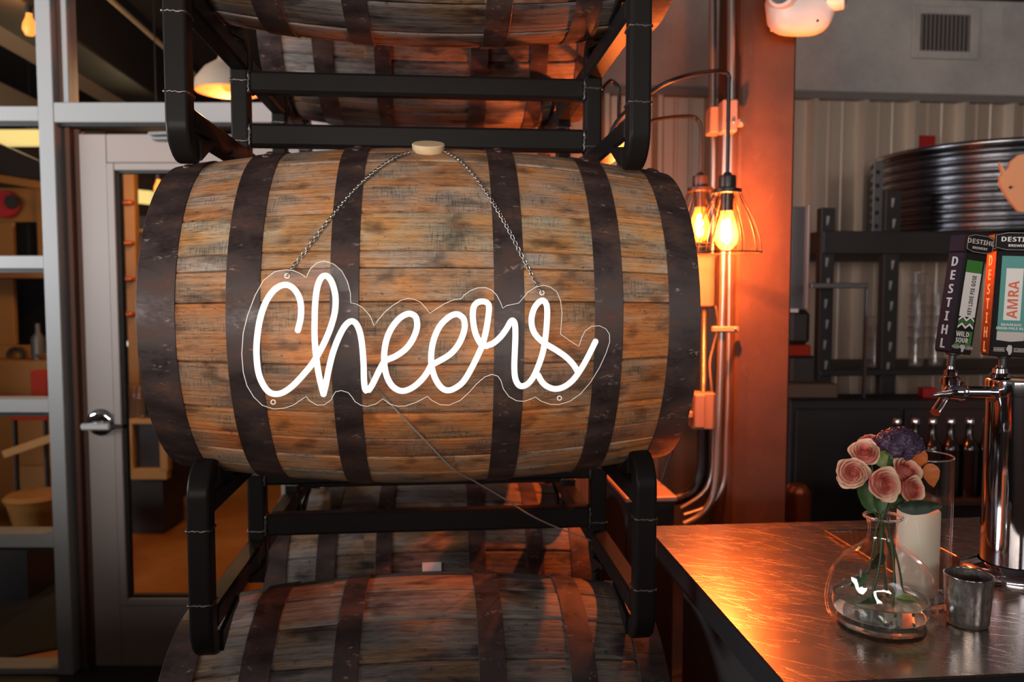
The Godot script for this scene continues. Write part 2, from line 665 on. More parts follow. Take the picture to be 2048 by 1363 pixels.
func _ready() -> void:
	rng.seed = 4
	var yw := deg_to_rad(YAW)
	var pt := deg_to_rad(PITCH)
	fwd = Vector3(sin(yw) * cos(pt), -sin(pt), -cos(yw) * cos(pt))
	rgt = Vector3(cos(yw), 0, sin(yw))
	upv = rgt.cross(fwd)
	fh = Vector3(sin(yw), 0, -cos(yw))
	# camera
	var cam := Camera3D.new()
	cam.name = "camera"
	cam.fov = rad_to_deg(2 * atan(681.5 / FOCAL))
	cam.near = 0.05
	cam.far = 60
	cam.transform = Transform3D(Basis(rgt, upv, -fwd), EYE)
	var ca := CameraAttributesPhysical.new()
	ca.frustum_focal_length = 28.0
	ca.frustum_focus_distance = 1.28
	ca.exposure_aperture = 4.2
	cam.attributes = ca
	add_child(cam)
	# sky and exposure
	var we := WorldEnvironment.new()
	we.name = "world_environment"
	var env := Environment.new()
	env.background_mode = Environment.BG_COLOR
	env.background_color = rgb(150, 170, 190)
	env.tonemap_mode = Environment.TONE_MAPPER_LINEAR
	env.tonemap_exposure = 1.0
	env.sdfgi_enabled = true
	env.ssao_enabled = true
	env.ssil_enabled = true
	we.environment = env
	add_child(we)
	make_materials()
	# daylight through the front windows, behind the camera
	area("daylight", Vector3(-1.5, 1.62, 4.7), Vector3(-1.4, 1.62, 0.0), Vector2(3.8, 0.8), rgb(255, 245, 235), 8.6)
	area("daylight", Vector3(-4.45, 1.8, 0.3), Vector3(0.0, 1.8, 0.0), Vector2(2.4, 1.0), rgb(244, 248, 255), 9.0)
	area("daylight", Vector3(2.2, 2.5, 4.7), Vector3(1.2, 1.2, 0.0), Vector2(1.4, 1.2), rgb(255, 246, 238), 0.7)
	build_room()
	build_partition()
	build_far_room()
	build_barrels()
	build_racks()
	build_sign()
	build_lamps()
	build_column()
	build_shelving()
	build_bar()
	build_taps()
	build_table_things()


func area(called: String, at: Vector3, to: Vector3, size: Vector2, col: Color, energy: float) -> void:
	var l := AreaLight3D.new()
	l.name = numbered(called + "_light")
	l.area_size = size
	l.area_normalize_energy = false
	l.light_color = col
	l.light_energy = energy
	l.shadow_enabled = true
	add_child(l)
	l.look_at_from_position(at, to)

func omni(called: String, at: Vector3, col: Color, energy: float, size: float) -> void:
	var l := OmniLight3D.new()
	l.name = numbered(called + "_light")
	l.position = at
	l.light_color = col
	l.light_energy = energy
	l.light_size = size
	l.omni_range = 12.0
	l.omni_attenuation = 2.0
	l.shadow_enabled = true
	add_child(l)


func build_room() -> void:
	struct("floor", box_geo(Vector3(-4.6, -0.12, -3.1), Vector3(4.8, 0, 4.9)), M["stained concrete"], "dark stained concrete floor under the racks and the bar")
	struct("ceiling", box_geo(Vector3(-4.6, 3.4, -3.1), Vector3(4.8, 3.5, 4.9)), M["dark ceiling"], "dark ceiling above the barrels")
	struct("wall_back", box_geo(Vector3(-0.62, 0, -3.06), Vector3(4.8, 3.4, -2.94)), M["grey plaster"], "grey plaster back wall above the ribbed cladding")
	struct("wall_right", box_geo(Vector3(4.7, 0, -3.0), Vector3(4.8, 3.4, 4.9)), M["pale wall"], "pale right wall of the bar")
	var wl := Geo.new()
	wl.box(Vector3(-4.6, 0, -1.9), Vector3(-4.5, 1.28, 4.9))
	wl.box(Vector3(-4.6, 2.32, -1.9), Vector3(-4.5, 3.4, 4.9))
	wl.box(Vector3(-4.6, 1.28, -1.9), Vector3(-4.5, 2.32, -0.92))
	wl.box(Vector3(-4.6, 1.28, 1.52), Vector3(-4.5, 2.32, 4.9))
	struct("wall_left", wl, M["pale wall"], "pale left wall of the bar with a band of windows")
	# front wall with the window openings that the daylight comes through
	var g := Geo.new()
	g.box(Vector3(-4.6, 0, 4.75), Vector3(4.8, 1.2, 4.9))
	g.box(Vector3(-4.6, 2.04, 4.75), Vector3(1.0, 3.4, 4.9))
	g.box(Vector3(1.0, 3.1, 4.75), Vector3(4.8, 3.4, 4.9))
	g.box(Vector3(-4.6, 1.2, 4.75), Vector3(-3.42, 2.04, 4.9))
	g.box(Vector3(0.42, 1.2, 4.75), Vector3(1.48, 3.1, 4.9))
	g.box(Vector3(2.92, 1.2, 4.75), Vector3(4.8, 3.1, 4.9))
	struct("wall_front", g, M["pale wall"], "pale front wall with the daylight windows")
	wl = Geo.new()  # unseen wall, added to keep window light off the door foot and lower barrels
	wl.box(Vector3(-3.05, 0, 2.95), Vector3(0.75, 1.5, 3.05))
	wl.box(Vector3(-3.15, 0, -1.5), Vector3(-3.05, 1.45, 3.05))
	struct("added_low_wall", wl, M["dark wall"], "added half height wall, unseen, that shades the lower room from the windows")
	for q: Array in [[Vector3(-3.42, 1.2, 4.78), Vector3(0.42, 2.04, 4.80), "window_3", "long daylight window in the front wall"], [Vector3(1.48, 1.2, 4.78), Vector3(2.92, 3.1, 4.80), "window_4", "upright daylight window in the front wall"], [Vector3(-4.56, 1.28, -0.92), Vector3(-4.54, 2.32, 1.52), "window_5", "daylight window in the left wall"]]:
		struct(q[2], box_geo(q[0], q[1], 0.001), M["window daylight"], q[3])
	# ribbed metal cladding: one sheet, its ribs are folds
	g = Geo.new()
	var prof := PackedVector2Array()
	var x := -0.60
	while x < 4.65:
		for q: Vector2 in [Vector2(0, 0), Vector2(0.024, 0.05), Vector2(0.050, 0.05), Vector2(0.072, 0), Vector2(0.128, 0), Vector2(0.133, 0.006), Vector2(0.148, 0.006), Vector2(0.153, 0), Vector2(0.213, 0), Vector2(0.218, 0.006), Vector2(0.233, 0.006), Vector2(0.238, 0)]:
			prof.append(Vector2(x + q.x, q.y))
		x += 0.3048
	for k in prof.size() - 1:
		var a := prof[k]
		var b := prof[k + 1]
		g.poly([Vector3(a.x, 0.0, a.y), Vector3(b.x, 0.0, b.y), Vector3(b.x, 2.6, b.y), Vector3(a.x, 2.6, a.y)], Vector3(0, 0, 1))
	var o := struct("trim_1", g, M["galvanised cladding"], "pale ribbed metal cladding on the lower back wall")
	o.position = Vector3(0, 0, -2.93)
	struct("trim_2", box_geo(Vector3(-0.6, 2.6, -2.94), Vector3(4.7, 2.645, -2.885)), M["trim metal"], "thin metal capping over the ribbed cladding")
	struct("added_trim_4", box_geo(Vector3(0.5, 3.2, -2.94), Vector3(4.7, 3.4, -2.3)), M["dark ceiling"], "dark soffit added to darken the top of the plaster wall")  # out of view, added so its shade falls on the upper plaster
	# grille
	var c := at_z(1898, 60, -2.94)
	var v := thing("vent_grille", "pale square vent grille high on the grey plaster wall", "vent", c)
	g = Geo.new()
	for q: Array in [[-0.205, -0.15, -0.155, 0.15], [0.155, -0.15, 0.205, 0.15], [-0.155, -0.15, 0.155, -0.105], [-0.155, 0.105, 0.155, 0.15]]:
		g.box(Vector3(q[0], q[1], 0), Vector3(q[2], q[3], 0.018), 0.003)
	part("frame", g.mesh(), M["grey plaster"], v)
	part("backing", box_geo(Vector3(-0.155, -0.105, 0), Vector3(0.155, 0.105, 0.003)).mesh(), M["hole"], v)
	var slat := box_geo(Vector3(-0.006, -0.105, 0.003), Vector3(0.006, 0.105, 0.014), 0.001).mesh()
	for k in 12:
		part("slat", slat, M["trim metal"], v, Vector3(-0.143 + k * 0.026, 0, 0))


# ---------- glazed partition, laid out in its own plane ----------
func pp(x: float, y: float) -> Vector2:
	var p := at_d(x, y, PART)
	return Vector2((p - EYE).dot(rgt), p.y)

func origin_at(far: float) -> Vector3:
	return Vector3(EYE.x, 0, EYE.z) + fh * far

func frame_thing(called: String, label: String) -> Node3D:
	var o := Node3D.new()
	o.name = called
	add_child(o)
	o.transform = Transform3D(facing(), origin_at(PART))
	tag(o, label, "", "", "structure")
	return o

func bar2(parent: Node3D, called: String, lo: Vector2, hi: Vector2, z0: float, z1: float, material: String, ch := 0.003) -> MeshInstance3D:
	return part(called, box_geo(Vector3(lo.x, lo.y, z0), Vector3(hi.x, hi.y, z1), ch).mesh(), M[material], parent)

func build_partition() -> void:
	var ml := pp(94, 600).x
	var mr := pp(125, 600).x
	var dl := pp(158, 600).x
	var dr := dl + 0.89
	var top := 3.4
	var tb := pp(250, 245).y       # transom under and upper edge
	var tt := pp(250, 205).y
	# the side light, left of the door
	var w := frame_thing("window_1", "aluminium framed glazed side light left of the door, in four panes")
	bar2(w, "mullion", Vector2(ml, 0), Vector2(mr, top), -0.06, 0.05, "aluminium frame")
	bar2(w, "transom", Vector2(-3.2, pp(40, 242).y), Vector2(ml, pp(40, 212).y), -0.05, 0.045, "aluminium frame")
	bar2(w, "rail", Vector2(-3.2, pp(40, 536).y), Vector2(ml, pp(40, 510).y), -0.05, 0.045, "aluminium frame")
	bar2(w, "rail", Vector2(-3.2, pp(40, 823).y), Vector2(ml, pp(40, 796).y), -0.05, 0.045, "aluminium frame")
	bar2(w, "rail", Vector2(-3.2, pp(40, 1092).y), Vector2(ml, pp(40, 1064).y), -0.05, 0.045, "aluminium frame")
	bar2(w, "sill", Vector2(-3.2, 0), Vector2(ml, pp(40, 1332).y), -0.05, 0.045, "aluminium frame")
	var ys := [pp(40, 212).y, top, pp(40, 510).y, pp(40, 242).y, pp(40, 796).y, pp(40, 536).y, pp(40, 1064).y, pp(40, 823).y, pp(40, 1332).y, pp(40, 1092).y]
	for k in 5:
		bar2(w, "pane", Vector2(-3.2, ys[k * 2]), Vector2(ml, ys[k * 2 + 1]), -0.003, 0.003, "window glass", 0.0005)
	for k in 4:
		var y: float = ys[k * 2 + 3] if k > 0 else ys[3]
		bar2(w, "gasket", Vector2(-3.2, y - 0.016), Vector2(ml, y), 0.003, 0.03, "black gasket", 0.001)
	# frame and light over the door
	var f := frame_thing("window_2", "glazed transom light over the door in a pale aluminium frame")
	bar2(f, "transom", Vector2(mr, tb), Vector2(dr + 0.2, tt), -0.05, 0.05, "aluminium frame")
	bar2(f, "inner_frame", Vector2(pp(122, 100).x, tt), Vector2(pp(134, 100).x, top), -0.04, 0.03, "aluminium frame")
	bar2(f, "jamb", Vector2(mr, tt), Vector2(pp(122, 100).x, top), -0.05, 0.012, "brown rebate")
	bar2(f, "pane", Vector2(pp(134, 100).x, tt), Vector2(dr, top), -0.003, 0.003, "window glass", 0.0005)
	bar2(f, "jamb", Vector2(dr, 0), Vector2(dr + 0.2, top), -0.06, 0.05, "aluminium frame")
	# the door
	var d := frame_thing("door_1", "pale grey glazed door with a chrome lever handle and brown jamb")
	bar2(d, "jamb", Vector2(mr, 0), Vector2(dl - 0.006, tb), -0.06, -0.02, "brown rebate")
	bar2(d, "jamb", Vector2(mr + 0.015, 0), Vector2(mr + 0.035, tb), -0.02, 0.012, "brown rebate")
	bar2(d, "door_stop", Vector2(dl - 0.03, 0), Vector2(dl - 0.006, tb), -0.06, -0.045, "black gasket")
	var dt := pp(250, 263).y
	var gt := pp(250, 337).y
	var gb := pp(300, 1201).y
	var gl := pp(229, 600).x
	var s1 := pp(213, 600).x
	var gr := dr - 0.14
	bar2(d, "head", Vector2(mr, tb - 0.012), Vector2(dr, tb), -0.06, 0.03, "black gasket")
	bar2(d, "stile", Vector2(dl, 0.012), Vector2(s1, dt), -0.045, 0.0, "door paint")
	bar2(d, "stile", Vector2(gr + 0.03, 0.012), Vector2(dr - 0.005, dt), -0.045, 0.0, "door paint")
	bar2(d, "rail", Vector2(s1, gt + 0.03), Vector2(gr + 0.03, dt), -0.045, 0.0, "door paint")
	bar2(d, "rail", Vector2(s1, 0.012), Vector2(gr + 0.03, gb - 0.03), -0.045, 0.0, "door paint")
	bar2(d, "bead", Vector2(s1 + 0.002, gb - 0.028), Vector2(gl, gt + 0.028), -0.04, 0.008, "door paint")
	bar2(d, "bead", Vector2(gr, gb - 0.028), Vector2(gr + 0.028, gt + 0.028), -0.04, 0.008, "door paint")
	bar2(d, "bead", Vector2(gl, gt), Vector2(gr, gt + 0.028), -0.04, 0.008, "door paint")
	bar2(d, "bead", Vector2(gl, gb - 0.028), Vector2(gr, gb), -0.04, 0.008, "door paint")
	bar2(d, "gasket", Vector2(gl, gb), Vector2(gl + 0.012, gt), -0.03, -0.006, "black gasket", 0.001)
	bar2(d, "gasket", Vector2(gl, gb), Vector2(gr, gb + 0.010), -0.03, -0.006, "black gasket", 0.001)
	bar2(d, "gasket", Vector2(gl, gt - 0.010), Vector2(gr, gt), -0.03, -0.006, "black gasket", 0.001)
	bar2(d, "pane", Vector2(gl, gb), Vector2(gr, gt), -0.025, -0.019, "window glass", 0.0005)
	# lever handle
	var h := pp(193, 846)
	var g := Geo.new()
	g.xf = Transform3D(Basis(Vector3.RIGHT, PI / 2), Vector3(h.x, h.y, 0.0))
	g.lathe([Vector2(0, 0.018), Vector2(0.036, 0.017), Vector2(0.048, 0.012), Vector2(0.054, 0.004), Vector2(0.055, 0.0)], 32)
	var rose := part("handle_rose", g.mesh(), M["chrome"], d)
	var path := smooth([Vector3(h.x, h.y - 0.004, 0.012), Vector3(h.x, h.y - 0.004, 0.045), Vector3(h.x - 0.02, h.y - 0.005, 0.055), Vector3(h.x - 0.05, h.y - 0.005, 0.055)], 5)
	g = Geo.new()
	g.sweep(path.slice(0, 6), round_prof(0.011, 12))
	g.box(Vector3(pp(166, 850).x, h.y - 0.022, 0.04), Vector3(pp(225, 850).x, h.y + 0.004, 0.058), 0.006)
	part("lever", g.mesh(), M["satin nickel"], rose)
	g = Geo.new()
	g.box(Vector3(pp(222, 850).x, h.y - 0.016, 0.036), Vector3(pp(250, 850).x, h.y - 0.001, 0.052), 0.005)
	part("lever_tip", g.mesh(), M["dark steel"], rose)
	# closer
	var cl := pp(330, 270)
	g = Geo.new()
	g.xf = Transform3D(Basis(Vector3.BACK, 0.03), Vector3(cl.x, cl.y, 0.03))
	g.box(Vector3(-0.055, 0.0, -0.02), Vector3(0.2, 0.012, 0.03), 0.005)
	g.box(Vector3(-0.045, -0.018, -0.02), Vector3(0.2, -0.008, 0.03), 0.004)
	part("closer_arm", g.mesh(), M["aluminium frame"], d)


# a box that stands in the other room: its face fills the given window of the picture when seen from the door side
func far_box(x0: float, y0: float, x1: float, y1: float, far: float, deep: float, tilt := 0.0, ch := 0.004) -> Geo:
	var a := at_d(x0, y1, far)
	var b := at_d(x1, y0, far)
	var w := (b - a).dot(rgt)
	var g := Geo.new()
	g.xf = Transform3D(facing() * Basis(Vector3.BACK, tilt), (a + b) / 2)
	g.box(Vector3(-w / 2, -(b.y - a.y) / 2, -deep), Vector3(w / 2, (b.y - a.y) / 2, 0), ch)
	return g

func build_far_room() -> void:
	struct("floor_001", box_geo(Vector3(-6.5, -0.12, -8.2), Vector3(-0.5, 0, -3.1)), M["honey floor"], "warm honey brown floor seen through the door")
	struct("floor_002", box_geo(Vector3(-4.6, 0.0, -3.1), Vector3(-0.5, 0.004, -1.66)), M["honey floor"], "warm honey brown floor just behind the glazed door")
	struct("ceiling_001", box_geo(Vector3(-6.5, 3.4, -8.2), Vector3(-0.5, 3.5, -1.9)), M["dark ceiling"], "dark ceiling of the room behind the glass")
	struct("wall_far", box_geo(Vector3(-6.5, 0, -8.3), Vector3(-0.5, 3.4, -8.2)), M["brown wall"], "brown far wall of the room behind the glass")
	struct("wall_left_001", box_geo(Vector3(-6.6, 0, -8.2), Vector3(-6.5, 3.4, -1.9)), M["dark wall"], "dark side wall of the room behind the glass")
	struct("wall_right_001", box_geo(Vector3(-0.58, 0, -8.2), Vector3(-0.50, 3.4, -1.62)), M["dark wall"], "dark return wall beside the glazed door")
	struct("wall_left_002", box_geo(Vector3(-6.6, 0, -2.0), Vector3(-3.15, 3.4, -1.86)), M["dark wall"], "dark wall at the outer end of the glazing")
	# beams under the far ceiling
	var n := 0
	for b: Array in [[-2.62, -2.42, 2.98, "palest broad cream duct crossing the ceiling behind the transom light"], [-3.15, -3.0, 2.75, "narrow cream duct low at the left corner of the transom light"], [-1.75, -1.72, 3.05, "thin pale pipe under the ceiling nearest the rack post"]]:
		single("ceiling_duct", box_geo(Vector3(b[0], b[2], -7.8), Vector3(b[1], b[2] + (0.2 if n < 2 else 0.03), -2.2), 0.01), M["cream beam"], b[3], "duct")
		n += 1
	single("ceiling_beam", box_geo(Vector3(-2.3, 2.9, -7.8), Vector3(-2.0, 3.4, -2.2), 0.01), M["dark cabinet"], "broad dark ceiling beam beside the cream duct", "beam")
	single("floor_shade_sheet", box_in(Transform3D(Basis(Vector3.UP, 0.427), Vector3(-1.50, 0.004, -1.85)), Vector3(-0.75, 0, -2.6), Vector3(0, 0.01, 0.0), 0.004), M["hole"], "dark sheet laid on the floor as painted shade behind the lowest left pane", "mat")  # dark sheet standing in for the shade on this stretch of floor
	single("dark_bench", floor_box(-70, 1104, 44, 3.75, 0.35), M["black metal"], "low dark bench at the left edge behind the lowest pane", "bench")
	# lamps of the far room
	var p := at_d(48, 45, 3.9)
	var t := thing("pendant_bulb", "small amber glowing bulb hanging in the top left pane", "lamp", p)
	_bulb(t, 0.032, "amber lamp")
	part("cord", tube([Vector3(0, 0.06, 0), Vector3(0, 3.4 - p.y, 0)], 0.003).mesh(), M["black cord"], t)
	omni("far_bulb", p, rgb(255, 190, 110), 0.3, 0.02)
	p = at_d(309, 372, 4.6)
	t = thing("pendant_bulb", "small amber glowing bulb seen through the door beside the barrel's end hoop", "lamp", p)
	_bulb(t, 0.026, "amber lamp")
	part("cord", tube([Vector3(0, 0.06, 0), Vector3(0, 3.4 - p.y, 0)], 0.003).mesh(), M["black cord"], t)
	omni("far_bulb", p, rgb(255, 200, 130), 0.3, 0.02)
	p = at_d(450, 178, 4.0)
	t = thing("pendant_lamp", "pale dome pendant with a copper inside, hanging behind the transom light", "lamp", p)
	var g := Geo.new()
	g.lathe([Vector2(0.16, 0), Vector2(0.155, 0.05), Vector2(0.11, 0.11), Vector2(0.05, 0.15), Vector2(0.03, 0.2), Vector2(0.0, 0.21)], 28)
	part("shade", g.mesh(), M["cream beam"], t)
	g = Geo.new()
	g.lathe([Vector2(0.154, 0.0), Vector2(0.148, 0.05), Vector2(0.10, 0.105), Vector2(0.0, 0.13)], 28)
	part("lining", g.mesh(), M["copper shade"], t)
	g = Geo.new()
	g.ball(Vector3(0, 0.03, 0), Vector3.ONE * 0.032, 12)
	part("bulb", g.mesh(), M["amber lamp"], t)
	part("cord", tube([Vector3(0, 0.2, 0), Vector3(0.01, 0.4, 0), Vector3(0, 3.4 - p.y, 0)], 0.006).mesh(), M["cream beam"], t)
	omni("far_bulb", p + Vector3(0, 0.03, 0), rgb(255, 190, 130), 0.7, 0.03)
	t = thing("tube_light", "broad yellow light panel in the upper left pane", "light")
	part("diffuser", far_box(-60, 254, 65, 284, 6.0, 0.1).mesh(), M["yellow tube"], t)
	for x: float in [-20.0, 50.0]:
		part("hanger", tube([at_d(x, 256, 6.05), Vector3(at_d(x, 256, 6.05).x, 3.4, at_d(x, 256, 6.05).z)], 0.004, 6).mesh(), M["black cord"], t)
	t = thing("tube_light", "short white upright tube light beside the mullion", "light")
	part("tube", far_box(78, 262, 89, 335, 5.0, 0.05, 0.06).mesh(), M["white tube"], t)
	part("hanger", tube([at_d(83, 264, 5.02), Vector3(at_d(83, 264, 5.02).x, 3.4, at_d(83, 264, 5.02).z)], 0.004, 6).mesh(), M["black cord"], t)
	t = thing("tube_light", "small yellow light panel seen through the top of the door glass", "light")
	part("diffuser", far_box(254, 376, 292, 403, 6.4, 0.08, -0.1).mesh(), M["yellow tube"], t)
	part("hanger", tube([at_d(273, 378, 6.43), Vector3(at_d(273, 378, 6.43).x, 3.4, at_d(273, 378, 6.43).z)], 0.004, 6).mesh(), M["black cord"], t)
	area("far_panel", at_d(40, 270, 5.8), at_d(60, 900, 4.0), Vector2(0.4, 0.12), rgb(255, 226, 170), 1.2)
	area("far_panel", at_d(272, 388, 6.2), at_d(330, 1100, 3.6), Vector2(0.2, 0.12), rgb(255, 226, 170), 16.0)
	# what stands behind the side light
	var k1 := thing("ochre_kiosk", "ochre wooden kiosk with a dark opening and counter behind the side light", "kiosk")
	part("canopy", far_box(-80, 292, 90, 345, 5.6, 0.06, -0.42).mesh(), M["dark cabinet"], k1)
	part("batten", far_box(-60, 350, 95, 366, 5.2, 0.05, -0.16).mesh(), M["ochre board"], k1)
	part("board", far_box(-60, 372, 66, 441, 5.5, 0.03).mesh(), M["ochre board"], k1)
	part("post", far_box(66, 372, 84, 541, 5.45, 0.06).mesh(), M["ochre board"], k1)
	part("post", far_box(-60, 441, 13, 541, 5.5, 0.04).mesh(), M["ochre board"], k1)
	part("dark_opening", far_box(13, 441, 67, 541, 5.6, 0.04).mesh(), M["dark glass"], k1)
	part("shelf", far_box(-60, 541, 97, 555, 4.9, 0.75).mesh(), M["ochre board"], k1)
	part("post", far_box(-60, 555, 14, 690, 5.0, 0.04).mesh(), M["ochre board"], k1)
	part("back_board", far_box(-60, 690, 48, 724, 4.98, 0.04).mesh(), M["ochre board"], k1)
	part("counter", floor_box(-60, 722, 98, 4.75, 0.3).mesh(), M["ochre board"], k1)
	g = Geo.new()
	var ring := []
	for k in 24:
		ring.append(at_d(20, 712, 4.92) + facing() * Vector3(cos(TAU * k / 24) * 0.045, sin(TAU * k / 24) * 0.045, 0))
	g.sweep(ring, round_prof(0.013, 8), Vector3.ZERO, true)
	part("dark_ring", g.mesh(), M["dark cabinet"], k1)
	g = Geo.new()
	g.xf = Transform3D(facing() * Basis(Vector3.RIGHT, PI / 2), at_d(0, 405, 5.44))
	g.lathe([Vector2(0, 0.02), Vector2(0.085, 0.02), Vector2(0.095, 0.0)], 28)
	t = thing("round_sign", "red round sign with a dark centre at the left edge", "sign")
	part("disc", g.mesh(), M["red round"], t)
	g = Geo.new()
	g.xf = Transform3D(facing() * Basis(Vector3.RIGHT, PI / 2), at_d(12, 400, 5.41))
	g.lathe([Vector2(0, 0.012), Vector2(0.045, 0.012), Vector2(0.05, 0.0)], 20)
	part("centre", g.mesh(), M["dark cabinet"], t)
	single("dark_cabinet", floor_box(18, 556, 110, 5.2, 0.35), M["dark glass"], "tall black glossy cabinet under the ochre shelf edge", "cabinet")
	var ct := at_d(72, 722, 4.75).y
	var q1 := at_d(66, 690, 4.86)
	single("grey_bottle", _bottle(Vector3(q1.x, ct, q1.z), 0.04, 0.22), M["mid grey metal"], "small grey bottle in front of the black cabinet", "bottle")
	q1 = at_d(82, 714, 4.85)
	single("metal_bowl", _bowl(Vector3(q1.x, ct, q1.z), 0.06), M["chrome"], "bright metal bowl on the ochre counter behind the side light", "bowl")
	t = thing("orange_bench", "orange edged low bench under the lower rail", "bench")
	part("ledge", far_box(8, 829, 84, 842, 4.4, 0.14).mesh(), M["orange handle"], t)
	for x: float in [12.0, 74.0]:
		part("leg", floor_box(x, 842, x + 6, 4.42, 0.03).mesh(), M["dark cabinet"], t)
	part("batten", far_box(-10, 887, 95, 903, 4.3, 0.05, 0.33).mesh(), M["pine trim"], t)
	single("red_crate", far_box(52, 742, 82, 828, 4.42, 0.1), M["orange handle"], "orange red crate standing on the orange bench", "crate")
	t = thing("rust_board", "brown board with a beige sheet standing behind the fourth pane", "board")
	part("board", floor_box(14, 935, 90, 4.62, 0.04).mesh(), M["ochre board"], t)
	part("paper", far_box(36, 994, 88, 1075, 4.61, 0.006).mesh(), M["cream beam"], t)
	g = Geo.new()
	g.xf = Transform3D(Basis.IDENTITY, Vector3(at_d(70, 1300, 4.2).x, 0, at_d(70, 1300, 4.2).z))
	g.lathe([Vector2(0, 0.42), Vector2(0.13, 0.42), Vector2(0.15, 0.40), Vector2(0.13, 0.36), Vector2(0.09, 0.2), Vector2(0.12, 0.0), Vector2(0, 0)], 24)
	single("ochre_stool", g, M["ochre board"], "ochre round stool behind the lowest left pane", "stool")
	# behind the door glass
	t = thing("brown_post", "tall brown post with copper clips behind the left edge of the door glass", "post")
	part("shaft", floor_box(236, 330, 258, 5.0, 0.06).mesh(), M["ochre board"], t)
	for k in 4:
		g = Geo.new()
		g.ball(at_d(246, [402, 484, 557, 628][k], 4.98), Vector3(0.045, 0.018, 0.03), 12)
		part("clip", g.mesh(), M["copper shade"], t)
	t = thing("dark_cabinet", "dark cabinet beside the tall brown post behind the door", "cabinet")
	part("body", floor_box(256, 428, 330, 5.6, 0.3).mesh(), M["dark cabinet"], t)
	part("shelf", far_box(256, 455, 330, 461, 5.58, 0.1).mesh(), M["pine trim"], t)
	part("light_bar", far_box(234, 683, 300, 692, 5.56, 0.05).mesh(), M["white tube"], t)
	t = thing("glass_cabinet", "low pine framed glass cabinet behind the door", "cabinet")
	part("body", far_box(248, 842, 322, 952, 4.8, 0.4).mesh(), M["dark cabinet"], t)
	part("plinth", floor_box(252, 952, 318, 4.84, 0.3).mesh(), M["dark cabinet"], t)
	for q: Array in [[246, 840, 326, 850], [246, 940, 326, 962], [312, 850, 326, 945], [246, 850, 256, 945]]:
		part("frame", far_box(q[0], q[1], q[2], q[3], 4.76, 0.06).mesh(), M["pine trim"], t)
	for k in 3:
		q1 = at_d([250, 262, 274][k], 840, 4.9)
		single("clear_bottle", _bottle(Vector3(q1.x, at_d(262, 841, 4.8).y + 0.004, q1.z), 0.03, 0.2), M["glassware"], ["clear bottle nearest the door handle on the glass cabinet", "middle clear bottle on the glass cabinet", "clear bottle nearest the barrel on the glass cabinet"][k], "bottle", "clear bottles on the glass cabinet")
	var a := at_y(449, 1226, 0)
	var b := at_y(506, 1118, 0)
	g = Geo.new()
	g.sweep([Vector3(a.x, 0.05, a.z + 0.3), Vector3(b.x, 0.05, b.z - 0.5)], square_prof(0.06, 0.09, 0.006), Vector3.RIGHT)
	single("pine_kerb", g, M["pine trim"], "pale pine kerb on the floor behind the door", "kerb")

func floor_box(x0: float, y0: float, x1: float, far: float, deep: float) -> Geo:   # the same, standing on the floor
	var a := at_d(x0, y0, far)
	var b := at_d(x1, y0, far)
	var w := (b - a).dot(rgt)
	var g := Geo.new()
	g.xf = Transform3D(facing(), Vector3((a.x + b.x) / 2, 0.0, (a.z + b.z) / 2))
	g.box(Vector3(-w / 2, 0.004, -deep), Vector3(w / 2, a.y, 0), 0.004)
	return g

func _bottle(at: Vector3, r: float, h: float) -> Geo:
	var g := Geo.new()
	g.xf = Transform3D(Basis.IDENTITY, at)
	g.lathe([Vector2(0, 0), Vector2(r, 0), Vector2(r, h * 0.6), Vector2(r * 0.4, h * 0.75), Vector2(r * 0.36, h), Vector2(0, h)], 18)
	return g

func _bowl(at: Vector3, r: float) -> Geo:
	var g := Geo.new()
	g.xf = Transform3D(Basis.IDENTITY, at)
	g.lathe([Vector2(0, 0), Vector2(r * 0.5, 0), Vector2(r * 0.85, r * 0.3), Vector2(r, r * 0.6), Vector2(r * 0.94, r * 0.6), Vector2(r * 0.8, r * 0.32), Vector2(0, 0.01)], 24)
	return g

func _bulb(t: Node3D, r: float, lit: String) -> void:
	var g := Geo.new()
	g.lathe([Vector2(0, -r * 1.5), Vector2(r * 0.6, -r * 1.35), Vector2(r, -r * 0.5), Vector2(r * 0.9, r * 0.3), Vector2(r * 0.45, r * 1.4), Vector2(r * 0.4, r * 1.9), Vector2(0, r * 1.9)], 16)
	part("bulb", g.mesh(), M[lit], t)
	g = Geo.new()
	g.lathe([Vector2(0, r * 1.8), Vector2(r * 0.5, r * 1.8), Vector2(r * 0.5, r * 3), Vector2(0, r * 3)], 14)
	part("socket", g.mesh(), M["bakelite"], t)


# ---------- barrels ----------
func angle_of(y: float) -> float:   # the angle up from the front at which the bulge shows at that height of the picture
	var lo := -1.3
	var hi := 1.3
	for k in 40:
		var m := (lo + hi) / 2
		if to_px(Vector3(0, BY + R0 * sin(m), R0 * cos(m))).y > y:
			lo = m
		else:
			hi = m
	return lo

